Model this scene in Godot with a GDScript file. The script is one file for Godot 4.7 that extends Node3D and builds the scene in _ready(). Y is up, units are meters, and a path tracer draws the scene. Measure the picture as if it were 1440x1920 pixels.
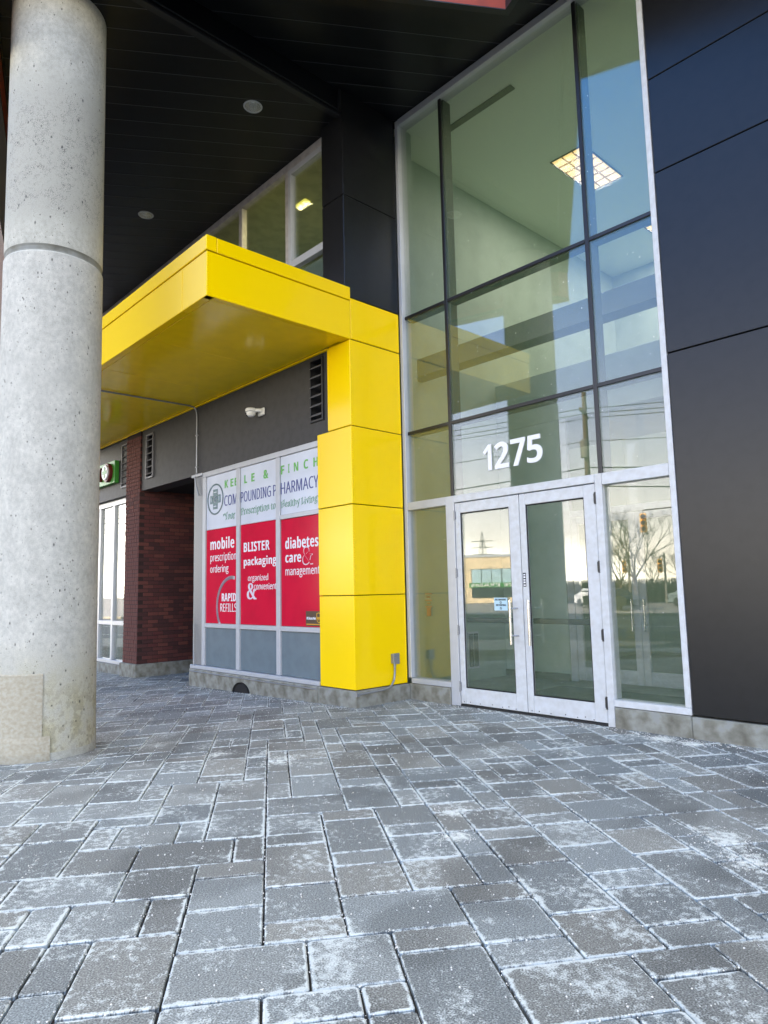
extends Node3D

const DOORZ := -6.42
var M := {}
var tex_cache := {}
var rng := RandomNumberGenerator.new()

# ---------------------------------------------------------------- naming
func numbered(called: String) -> String:
	if not has_node(NodePath(called)):
		return called
	var k := 1
	while has_node(NodePath("%s_%03d" % [called, k])):
		k += 1
	return "%s_%03d" % [called, k]

func thing(called: String, label: String, category: String, at := Vector3.ZERO, group := "") -> Node3D:
	var o := Node3D.new()
	o.name = numbered(called)
	add_child(o)
	o.position = at
	o.set_meta("label", label)
	o.set_meta("category", category)
	if group != "":
		o.set_meta("group", group)
	return o

func part_name(called: String, parent: Node) -> String:
	if not parent.has_node(NodePath(called)):
		return called
	var k: int = parent.get_meta("n_" + called, 0) + 1
	while parent.has_node(NodePath("%s_%03d" % [called, k])):
		k += 1
	return "%s_%03d" % [called, k]

var counts := {}
func add_named(node: Node3D, called: String, parent: Node) -> void:
	var key := str(parent.get_instance_id()) + called
	var k: int = counts.get(key, 0)
	counts[key] = k + 1
	node.name = called if k == 0 else "%s_%03d" % [called, k]
	parent.add_child(node, true)

func obj(called: String, st: SurfaceTool, m: Material, parent: Node, smooth := false) -> MeshInstance3D:
	if not smooth:
		st.generate_normals()
	var o := MeshInstance3D.new()
	o.mesh = st.commit()
	o.material_override = null
	for i in o.mesh.get_surface_count():
		o.mesh.surface_set_material(i, m)
	# a part is placed relative to its parent, whose origin lies at the thing's base
	var off := Vector3.ZERO
	var p := parent
	while p != self and p is Node3D:
		off += (p as Node3D).position
		p = p.get_parent()
	add_named(o, called, parent)
	o.position = -off
	return o

func struct(called: String, st: SurfaceTool, m: Material) -> MeshInstance3D:
	var o := obj(called, st, m, self)
	o.set_meta("kind", "structure")
	return o

func tagged(o: Node, label: String) -> Node:
	o.set_meta("label", label)
	return o

# ---------------------------------------------------------------- shapes
func begin() -> SurfaceTool:
	var st := SurfaceTool.new()
	st.begin(Mesh.PRIMITIVE_TRIANGLES)
	st.set_smooth_group(-1)
	return st

func tri(st: SurfaceTool, a: Vector3, b: Vector3, c: Vector3, n: Vector3) -> void:
	if (b - a).cross(c - a).dot(n) > 0.0:
		st.add_vertex(a); st.add_vertex(c); st.add_vertex(b)
	else:
		st.add_vertex(a); st.add_vertex(b); st.add_vertex(c)

func quad(st: SurfaceTool, a: Vector3, b: Vector3, c: Vector3, d: Vector3, n: Vector3) -> void:
	tri(st, a, b, c, n)
	tri(st, a, c, d, n)

# box between two corners, all edges chamfered by e; t places it
func box(st: SurfaceTool, a: Vector3, b: Vector3, e := 0.0, t := Transform3D.IDENTITY) -> void:
	var lo := Vector3(minf(a.x, b.x), minf(a.y, b.y), minf(a.z, b.z))
	var hi := Vector3(maxf(a.x, b.x), maxf(a.y, b.y), maxf(a.z, b.z))
	var c := (lo + hi) * 0.5
	var h := (hi - lo) * 0.5
	e = minf(e, minf(h.x, minf(h.y, h.z)) * 0.9)
	var B := t.basis
	var f := func(v: Vector3) -> Vector3: return t * (c + v)
	for ax in 3:
		var u := (ax + 1) % 3
		var w := (ax + 2) % 3
		for s in [-1.0, 1.0]:
			var p := []
			for q in [[-1, -1], [1, -1], [1, 1], [-1, 1]]:
				var v := Vector3.ZERO
				v[ax] = s * h[ax]
				v[u] = q[0] * (h[u] - e)
				v[w] = q[1] * (h[w] - e)
				p.append(f.call(v))
			var n := Vector3.ZERO
			n[ax] = s
			quad(st, p[0], p[1], p[2], p[3], B * n)
	if e <= 0.0:
		return
	for ax in 3:
		var u := (ax + 1) % 3
		var w := (ax + 2) % 3
		for s in [-1.0, 1.0]:
			for r in [-1.0, 1.0]:
				var p := []
				for k in 4:
					var v := Vector3.ZERO
					v[ax] = (h[ax] - e) * (-1.0 if k == 0 or k == 3 else 1.0)
					v[u] = s * (h[u] if k < 2 else h[u] - e)
					v[w] = r * (h[w] - e if k < 2 else h[w])
					p.append(f.call(v))
				var n := Vector3.ZERO
				n[u] = s
				n[w] = r
				quad(st, p[0], p[1], p[2], p[3], B * n)
	for sx in [-1.0, 1.0]:
		for sy in [-1.0, 1.0]:
			for sz in [-1.0, 1.0]:
				var n := Vector3(sx, sy, sz)
				tri(st, f.call(Vector3(sx * h.x, sy * (h.y - e), sz * (h.z - e))), f.call(Vector3(sx * (h.x - e), sy * h.y, sz * (h.z - e))), f.call(Vector3(sx * (h.x - e), sy * (h.y - e), sz * h.z)), B * n)

func bx(x0: float, x1: float, y0: float, y1: float, z0: float, z1: float, e := 0.0) -> SurfaceTool:
	var st := begin()
	box(st, Vector3(x0, y0, z0), Vector3(x1, y1, z1), e)
	return st

# polygon given as (x, z), raised from y0 to y1
func prism(st: SurfaceTool, poly: PackedVector2Array, y0: float, y1: float) -> void:
	var idx := Geometry2D.triangulate_polygon(poly)
	for i in range(0, idx.size(), 3):
		for yy in [y0, y1]:
			var p := []
			for k in 3:
				var q := poly[idx[i + k]]
				p.append(Vector3(q.x, yy, q.y))
			tri(st, p[0], p[1], p[2], Vector3(0, -1 if yy == y0 else 1, 0))
	var ccw := not Geometry2D.is_polygon_clockwise(poly)
	for i in poly.size():
		var a := poly[i]
		var b := poly[(i + 1) % poly.size()]
		var d := (b - a)
		var n := Vector3(d.y, 0, -d.x) * (1.0 if ccw else -1.0)
		quad(st, Vector3(a.x, y0, a.y), Vector3(b.x, y0, b.y), Vector3(b.x, y1, b.y), Vector3(a.x, y1, a.y), n)

# swept tube through points
func tube(st: SurfaceTool, pts: Array, r, sides := 10, cap := true) -> void:
	var n := pts.size()
	var rings := []
	var side := Vector3.ZERO
	for i in n:
		var p: Vector3 = pts[i]
		var d: Vector3 = ((pts[mini(i + 1, n - 1)] as Vector3) - (pts[maxi(i - 1, 0)] as Vector3)).normalized()
		if side == Vector3.ZERO:
			side = d.cross(Vector3.UP if absf(d.y) < 0.9 else Vector3.RIGHT).normalized()
		side = (side - d * side.dot(d)).normalized()
		var up := side.cross(d)
		var rr: float = r[i] if r is Array else r
		var ring := []
		for k in sides:
			var a := TAU * k / sides
			ring.append(p + (side * cos(a) + up * sin(a)) * rr)
		rings.append(ring)
	for i in n - 1:
		for k in sides:
			var k2 := (k + 1) % sides
			var mid: Vector3 = ((rings[i][k] as Vector3) + (rings[i + 1][k2] as Vector3)) * 0.5 - ((pts[i] as Vector3) + (pts[i + 1] as Vector3)) * 0.5
			quad(st, rings[i][k], rings[i][k2], rings[i + 1][k2], rings[i + 1][k], mid)
	if cap:
		for e in [0, n - 1]:
			var d: Vector3 = (pts[0] as Vector3) - (pts[1] as Vector3) if e == 0 else (pts[n - 1] as Vector3) - (pts[n - 2] as Vector3)
			for k in range(1, sides - 1):
				tri(st, rings[e][0], rings[e][k], rings[e][k + 1], d)

# body of revolution about an axis through o; prof holds (radius, height)
func lathe(st: SurfaceTool, o: Vector3, prof: Array, sides := 24, basis := Basis.IDENTITY, inward := false) -> void:
	for i in prof.size() - 1:
		var a: Vector2 = prof[i]
		var b: Vector2 = prof[i + 1]
		var d := b - a
		for k in sides:
			var t0 := TAU * k / sides
			var t1 := TAU * (k + 1) / sides
			var c0 := Vector3(cos(t0), 0, sin(t0))
			var c1 := Vector3(cos(t1), 0, sin(t1))
			var tm := (t0 + t1) * 0.5
			var nn := Vector3(cos(tm), 0, sin(tm)) * d.y + Vector3.UP * (-d.x)
			if inward:
				nn = -nn
			quad(st, o + basis * (c0 * a.x + Vector3.UP * a.y), o + basis * (c1 * a.x + Vector3.UP * a.y), o + basis * (c1 * b.x + Vector3.UP * b.y), o + basis * (c0 * b.x + Vector3.UP * b.y), basis * nn)

func smooth_tube_group(st: SurfaceTool) -> void:
	st.set_smooth_group(0)

# ---------------------------------------------------------------- textures and materials
func noise(seed_: int, freq: float, oct := 4, kind := FastNoiseLite.TYPE_SIMPLEX_SMOOTH) -> FastNoiseLite:
	var n := FastNoiseLite.new()
	n.seed = seed_
	n.noise_type = kind
	n.frequency = freq
	n.fractal_type = FastNoiseLite.FRACTAL_FBM
	n.fractal_octaves = oct
	return n

func noise_bytes(seed_: int, freq: float, oct: int, w: int, h: int) -> PackedByteArray:
	var im := noise(seed_, freq, oct).get_image(w, h)
	im.convert(Image.FORMAT_L8)
	return im.get_data()

func seamless(seed_: int, freq: float, oct: int, side: int, lo: float, hi: float, tint_lo := Color.WHITE, tint_hi := Color.WHITE) -> ImageTexture:
	var key := "%d|%f|%d|%d|%f|%f|%s|%s" % [seed_, freq, oct, side, lo, hi, tint_lo, tint_hi]
	if tex_cache.has(key):
		return tex_cache[key]
	var im := noise(seed_, freq, oct).get_seamless_image(side, side)
	im.convert(Image.FORMAT_L8)
	var d := im.get_data()
	var out := PackedByteArray()
	out.resize(d.size() * 3)
	var table := []
	for i in 256:
		var f := i / 255.0
		var v := lerpf(lo, hi, f)
		var c := tint_lo.lerp(tint_hi, f)
		table.append([int(clampf(v * c.r, 0, 1) * 255), int(clampf(v * c.g, 0, 1) * 255), int(clampf(v * c.b, 0, 1) * 255)])
	for i in d.size():
		var t: Array = table[d[i]]
		out[i * 3] = t[0]
		out[i * 3 + 1] = t[1]
		out[i * 3 + 2] = t[2]
	var img := Image.create_from_data(side, side, false, Image.FORMAT_RGB8, out)
	var tx := ImageTexture.create_from_image(img)
	tex_cache[key] = tx
	return tx

func mat(called: String, c: Color, rough: float, metal := 0.0, grain: Texture2D = null, scale := 1.0, bump: Texture2D = null, bump_cm := 0.0) -> StandardMaterial3D:
	var m := StandardMaterial3D.new()
	m.resource_name = called
	m.albedo_color = c
	m.roughness = rough
	m.metallic = metal
	if grain or bump:
		m.uv1_triplanar = true
		m.uv1_world_triplanar = true
		m.uv1_scale = Vector3.ONE * scale
	if grain:
		m.albedo_texture = grain
	if bump:
		m.heightmap_enabled = true
		m.heightmap_texture = bump
		m.heightmap_scale = bump_cm
	M[called] = m
	return m

func make_materials() -> void:
	var fine := seamless(11, 0.045, 4, 512, 0.82, 1.12)
	var soft := seamless(12, 0.012, 5, 512, 0.86, 1.10)
	var blotch := seamless(13, 0.010, 6, 512, 0.70, 1.16, Color(1, 0.96, 0.88), Color(0.99, 1.0, 1.0))
	var flat := seamless(14, 0.008, 3, 256, 0.3, 0.7)
	mat("yellow", Color(0.95, 0.795, 0.0), 0.17, 0.0, null, 0.35, flat, 0.10)
	mat("yellow_soffit", Color(0.97, 0.83, 0.0), 0.14, 0.0, seamless(16, 0.012, 5, 512, 0.975, 1.01, Color(0.99, 0.985, 0.95), Color.WHITE), 0.5, flat, 0.05)
	mat("dark_panel", Color(0.092, 0.094, 0.10), 0.30, 0.0, seamless(17, 0.02, 5, 512, 0.86, 1.10), 0.6, flat, 0.05)
	mat("soffit_black", Color(0.075, 0.08, 0.09), 0.35, 0.0, soft, 0.8, flat, 0.08)
	mat("slat_grey", Color(0.42, 0.42, 0.43), 0.5, 0.2)
	mat("joint_trim", Color(0.30, 0.30, 0.31), 0.4, 0.2)
	mat("beam_grey", Color(0.195, 0.195, 0.20), 0.62, 0.0, seamless(18, 0.015, 5, 512, 0.84, 1.1), 0.8)
	mat("black_gap", Color(0.05, 0.05, 0.055), 0.8)
	mat("aluminium", Color(0.69, 0.70, 0.71), 0.36, 0.15, seamless(19, 0.015, 4, 256, 0.97, 1.02), 1.4)
	mat("door_white", Color(0.75, 0.76, 0.765), 0.42, 0.0, seamless(20, 0.015, 5, 512, 0.95, 1.02, Color(0.99, 0.98, 0.96), Color.WHITE), 1.2)
	mat("window_frame", Color(0.70, 0.68, 0.66), 0.45, 0.1, soft, 1.0)
	mat("black_mullion", Color(0.09, 0.09, 0.1), 0.35)
	mat("steel", Color(0.78, 0.77, 0.75), 0.25, 0.85)
	mat("dark_metal", Color(0.16, 0.16, 0.165), 0.4, 0.3)
	mat("galvanised", Color(0.56, 0.57, 0.58), 0.42, 0.55, fine, 3.0)
	mat("concrete", Color(0.53, 0.535, 0.51), 0.88, 0.0, blotch, 0.9, fine, 0.12)
	mat("concrete_far", Color(0.67, 0.65, 0.59), 0.9, 0.0, seamless(21, 0.035, 6, 512, 0.84, 1.09, Color(1, 0.96, 0.88), Color.WHITE), 1.3, fine, 0.15)
	mat("stone", Color(0.66, 0.60, 0.54), 0.9, 0.0, seamless(28, 0.05, 4, 512, 0.88, 1.08), 1.0)
	mat("mortar", Color(0.20, 0.135, 0.12), 0.95, 0.0, fine, 2.0)
	for k in 5:
		var cc: Color = [Color(0.36, 0.19, 0.165), Color(0.31, 0.165, 0.15), Color(0.40, 0.215, 0.18), Color(0.27, 0.145, 0.135), Color(0.34, 0.165, 0.15)][k]
		mat("brick%d" % k, cc, 0.85, 0.0, seamless(30 + k, 0.05, 4, 256, 0.78, 1.15), 4.0, fine, 0.2)
	mat("film_white", Color(0.77, 0.79, 0.82), 0.3, 0.0, seamless(27, 0.006, 3, 256, 0.96, 1.02), 0.8)
	mat("film_red", Color(0.78, 0.035, 0.20), 0.14, 0.0, seamless(22, 0.01, 3, 256, 0.95, 1.03), 0.8)
	mat("film_grey", Color(0.41, 0.46, 0.48), 0.22, 0.0, seamless(23, 0.008, 4, 512, 0.95, 1.03), 0.9)
	mat("ink_white", Color(0.86, 0.86, 0.87), 0.4)
	mat("ink_green", Color(0.36, 0.66, 0.27), 0.4)
	mat("ink_blue", Color(0.24, 0.27, 0.50), 0.4)
	mat("ink_script", Color(0.40, 0.58, 0.47), 0.4)
	mat("ink_grey", Color(0.36, 0.46, 0.47), 0.4)
	mat("ink_black", Color(0.06, 0.06, 0.06), 0.5)
	mat("ink_pale", Color(0.80, 0.76, 0.80), 0.4)
	mat("brown", Color(0.24, 0.15, 0.09), 0.35)
	mat("gold", Color(0.88, 0.66, 0.10), 0.35)
	mat("tan_vinyl", Color(0.50, 0.38, 0.19), 0.5)
	mat("notice_blue", Color(0.66, 0.78, 0.82), 0.4)
	mat("sign_green", Color(0.22, 0.52, 0.18), 0.4)
	mat("maroon", Color(0.36, 0.06, 0.08), 0.4)
	mat("red_metal", Color(0.60, 0.23, 0.12), 0.45, 0.0, soft, 0.7)
	mat("camera_white", Color(0.85, 0.85, 0.83), 0.35)
	mat("camera_lens", Color(0.03, 0.03, 0.035), 0.08)
	mat("lamp_reflector", Color(0.95, 0.95, 0.93), 0.25, 0.85)
	mat("louvre_gold", Color(0.62, 0.55, 0.36), 0.4, 0.3)
	mat("lobby_wall", Color(0.60, 0.66, 0.61), 0.8, 0.0, seamless(24, 0.01, 4, 256, 0.94, 1.04), 0.6)
	mat("lobby_ceiling", Color(0.84, 0.87, 0.80), 0.85)
	mat("lobby_floor", Color(0.30, 0.305, 0.30), 0.35, 0.0, blotch, 0.9)
	mat("lobby_beam", Color(0.36, 0.38, 0.33), 0.8)
	mat("room_wall", Color(0.68, 0.67, 0.52), 0.85, 0.0, soft, 0.6)
	mat("asphalt", Color(0.29, 0.29, 0.29), 0.9, 0.0, blotch, 0.6)
	mat("kerb", Color(0.62, 0.61, 0.58), 0.9, 0.0, blotch, 1.0)
	mat("road_paint", Color(0.80, 0.80, 0.76), 0.7)
	mat("ground_snow", Color(0.66, 0.67, 0.68), 0.9, 0.0, seamless(25, 0.02, 5, 512, 0.45, 1.2, Color(0.9, 0.82, 0.72), Color.WHITE), 0.35)
	mat("snow_dirty", Color(0.62, 0.60, 0.57), 0.95, 0.0, seamless(26, 0.03, 5, 512, 0.4, 1.3, Color(0.75, 0.66, 0.56), Color.WHITE), 1.2, fine, 1.0)
	mat("plaza_beige", Color(0.92, 0.84, 0.69), 0.85, 0.0, soft, 0.3)
	mat("signal_yellow", Color(0.95, 0.72, 0.12), 0.45)
	mat("bark", Color(0.27, 0.23, 0.20), 0.9, 0.0, fine, 3.0)
	mat("pole_grey", Color(0.42, 0.41, 0.39), 0.75, 0.0, fine, 1.5)
	mat("wood_pole", Color(0.33, 0.27, 0.22), 0.9, 0.0, fine, 1.5)
	mat("wire", Color(0.07, 0.07, 0.07), 0.6)
	mat("salt", Color(0.83, 0.82, 0.79), 0.85)
	mat("paver_base", Color(0.16, 0.16, 0.165), 0.95, 0.0, fine, 5.0)
	mat("building_grey", Color(0.36, 0.36, 0.37), 0.8, 0.0, soft, 0.2)
	mat("rubber", Color(0.06, 0.06, 0.06), 0.8)
	for q in [["yellow", 0.34], ["yellow_soffit", 0.45], ["dark_panel", 0.42], ["film_red", 0.3], ["film_grey", 0.4], ["soffit_black", 0.4]]:
		M[q[0]].metallic_specular = q[1]
	var g := StandardMaterial3D.new()
	g.resource_name = "glass"
	g.transparency = BaseMaterial3D.TRANSPARENCY_ALPHA
	g.albedo_color = Color(0.42, 0.52, 0.38, 0.07)
	g.roughness = 0.0
	M["glass"] = g
	var e := StandardMaterial3D.new()
	e.resource_name = "lamp_panel"
	e.albedo_color = Color(0.9, 0.85, 0.7)
	e.emission_enabled = true
	e.emission = Color(1.0, 0.82, 0.48)
	e.emission_energy_multiplier = LAMP_GLOW
	M["lamp_panel"] = e
	var e2 := StandardMaterial3D.new()
	e2.resource_name = "lamp_yellow"
	e2.emission_enabled = true
	e2.emission = Color(0.95, 0.92, 0.30)
	e2.emission_energy_multiplier = 0.2
	M["lamp_yellow"] = e2

# ---------------------------------------------------------------- lettering
func lettering(parent: Node3D, words: String, at: Vector3, w: float, h: float, m: Material, bold := true, family := "Droid Sans", skew := 0.0, depth := 0.003, turn := Basis.IDENTITY, called := "lettering", spacing := 0) -> MeshInstance3D:
	var f := SystemFont.new()
	f.font_names = PackedStringArray([family])
	f.font_weight = 700 if bold else 400
	var fv := FontVariation.new()
	fv.base_font = f
	fv.spacing_glyph = spacing
	if skew != 0.0:
		fv.variation_transform = Transform2D(Vector2(1, 0), Vector2(skew, 1), Vector2.ZERO)
	var t := TextMesh.new()
	t.text = words
	t.font = fv
	t.font_size = 64
	t.pixel_size = 0.01
	t.curve_step = 2.0
	t.depth = depth
	t.horizontal_alignment = HORIZONTAL_ALIGNMENT_LEFT
	t.material = m
	var o := MeshInstance3D.new()
	o.mesh = t
	var bb := t.get_aabb()
	var s := Vector3(w / maxf(bb.size.x, 0.001), h / maxf(bb.size.y, 0.001), 1.0)
	var off := Vector3.ZERO
	var p: Node = parent
	while p != self:
		off += (p as Node3D).position
		p = p.get_parent()
	add_named(o, called, parent)
	o.basis = turn * Basis.from_scale(s)
	o.position = at - off - o.basis * Vector3(bb.position.x, bb.position.y, 0)
	return o

# pen strokes drawn as a flat ribbon on the plane z = at.z
func ribbon(st: SurfaceTool, pts: Array, w: float, z: float, depth := 0.003) -> void:
	for i in pts.size() - 1:
		var a: Vector2 = pts[i]
		var b: Vector2 = pts[i + 1]
		var d := (b - a).normalized()
		var n := Vector2(-d.y, d.x) * w * 0.5
		var e := d * w * 0.25
		var q := [a - n - e, b - n + e, b + n + e, a + n - e]
		quad(st, Vector3(q[0].x, q[0].y, z), Vector3(q[1].x, q[1].y, z), Vector3(q[2].x, q[2].y, z), Vector3(q[3].x, q[3].y, z), Vector3(0, 0, 1))
		for k in 4:
			var u: Vector2 = q[k]
			var v: Vector2 = q[(k + 1) % 4]
			var dd := v - u
			quad(st, Vector3(u.x, u.y, z), Vector3(v.x, v.y, z), Vector3(v.x, v.y, z - depth), Vector3(u.x, u.y, z - depth), Vector3(dd.y, -dd.x, 0))

func arc(c: Vector2, rx: float, ry: float, a0: float, a1: float, n := 24) -> Array:
	var out := []
	for i in n + 1:
		var a := lerpf(a0, a1, float(i) / n)
		out.append(c + Vector2(cos(a) * rx, sin(a) * ry))
	return out

# ---------------------------------------------------------------- the ground's slight fall
func gy(x: float, z: float) -> float:
	return 0.02 * minf(0.0, x + 6.4) - 0.065 * smoothstep(-5.5, -2.2, z) * smoothstep(-5.4, -7.0, x)

const GA := 0.586431  # 33.6 degrees
var GU := Vector2(cos(GA), sin(GA))
var GV := Vector2(sin(GA), -cos(GA))

const LAMP_GLOW := 0.22
const SKY_GAIN := 1.0
const EXPOSURE := 6.6

func sky_cover() -> Texture2D:
	var w := 1024
	var h := 512
	var a := noise(5, 0.012, 5)
	var b := noise(6, 0.035, 4)
	var data := PackedByteArray()
	data.resize(w * h * 4)
	for y in h:
		var el := 90.0 - 180.0 * (y + 0.5) / h
		for x in w:
			var i := (y * w + x) * 4
			var al := 0.0
			if el > -2.0:
				var t := TAU * x / w
				var px := cos(t) * 90.0
				var pz := sin(t) * 90.0
				var v := a.get_noise_3d(px, el * 3.4, pz) + 0.35 * b.get_noise_3d(px, el * 3.0, pz)
				# scattered fair-weather cloud, denser as the layers stack up towards the horizon
				var cut := lerpf(-0.16, 0.30, clampf(el / 26.0, 0.0, 1.0)) 
				al = smoothstep(cut, cut + 0.30, v) * 0.75
				# unseen warm veil overhead, added to neutralise the blue light on the ground
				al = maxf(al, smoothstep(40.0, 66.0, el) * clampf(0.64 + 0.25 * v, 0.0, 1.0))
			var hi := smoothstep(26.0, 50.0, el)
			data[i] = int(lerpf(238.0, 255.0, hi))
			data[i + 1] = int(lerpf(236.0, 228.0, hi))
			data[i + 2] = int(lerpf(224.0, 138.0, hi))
			data[i + 3] = int(al * 255)
	return ImageTexture.create_from_image(Image.create_from_data(w, h, false, Image.FORMAT_RGBA8, data))

func _ready() -> void:
	rng.seed = 1275
	# --- camera
	var cam := Camera3D.new()
	cam.name = "camera"
	var yaw := deg_to_rad(46.921)
	var pitch := deg_to_rad(6.534)
	var roll := deg_to_rad(-1.279)
	var f := Vector3(-sin(yaw) * cos(pitch), sin(pitch), -cos(yaw) * cos(pitch))
	var r := f.cross(Vector3.UP).normalized()
	var u := r.cross(f)
	var r2 := r * cos(roll) + u * sin(roll)
	var u2 := u * cos(roll) - r * sin(roll)
	cam.transform = Transform3D(Basis(r2, u2, -f), Vector3(0, 1.4, 0))
	cam.fov = 73.68
	cam.near = 0.05
	cam.far = 900.0
	add_child(cam)
	# --- sky, sun, exposure
	var we := WorldEnvironment.new()
	we.name = "environment"
	var env := Environment.new()
	env.background_mode = Environment.BG_SKY
	var sky := Sky.new()
	var sm := ProceduralSkyMaterial.new()
	sm.sky_top_color = Color(0.12, 0.39, 0.66)
	sm.sky_horizon_color = Color(1.19, 1.13, 1.0)
	sm.sky_curve = 0.115
	sm.ground_bottom_color = Color(0.45, 0.45, 0.46)
	sm.ground_horizon_color = Color(0.70, 0.71, 0.70)
	sm.sky_energy_multiplier = SKY_GAIN
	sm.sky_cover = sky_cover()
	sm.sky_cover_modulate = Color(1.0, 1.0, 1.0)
	sky.sky_material = sm
	env.sky = sky
	env.tonemap_mode = Environment.TONE_MAPPER_LINEAR
	env.tonemap_exposure = EXPOSURE
	env.sdfgi_enabled = true
	env.ssao_enabled = true
	env.ssil_enabled = true
	we.environment = env
	add_child(we)
	var sun := DirectionalLight3D.new()
	sun.name = "sun"
	sun.light_energy = 1.6
	sun.light_color = Color(1.0, 0.93, 0.82)
	sun.light_angular_distance = 0.5
	sun.shadow_enabled = true
	var dir := Vector3(0.28, -0.42, 1.0).normalized()
	sun.basis = Basis.looking_at(dir, Vector3.UP)
	add_child(sun)

	make_materials()
	build_ground()
	build_mass()
	build_soffits()
	build_column()
	build_pillar_and_canopy()
	build_pharmacy()
	build_upper()
	build_left_shop()
	build_entrance()
	build_right_wall()
	build_lobby()
	build_street()
	build_small()

# ---------------------------------------------------------------- pavement
const CELL_V := 0.1725
const CELL_U := 0.1788
const V0 := -0.036
const U0 := -2.605

func uv_to_world(a: float, b: float) -> Vector2:
	return GU * a + GV * b

func inside_building(p: Vector2) -> bool:
	if p.y < -6.5:
		return true
	if p.x < -6.4 and p.x > -10.7 and p.y < -5.5:
		return true
	if p.x <= -12.8 and p.y < -5.52:
		return true
	return false

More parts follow.
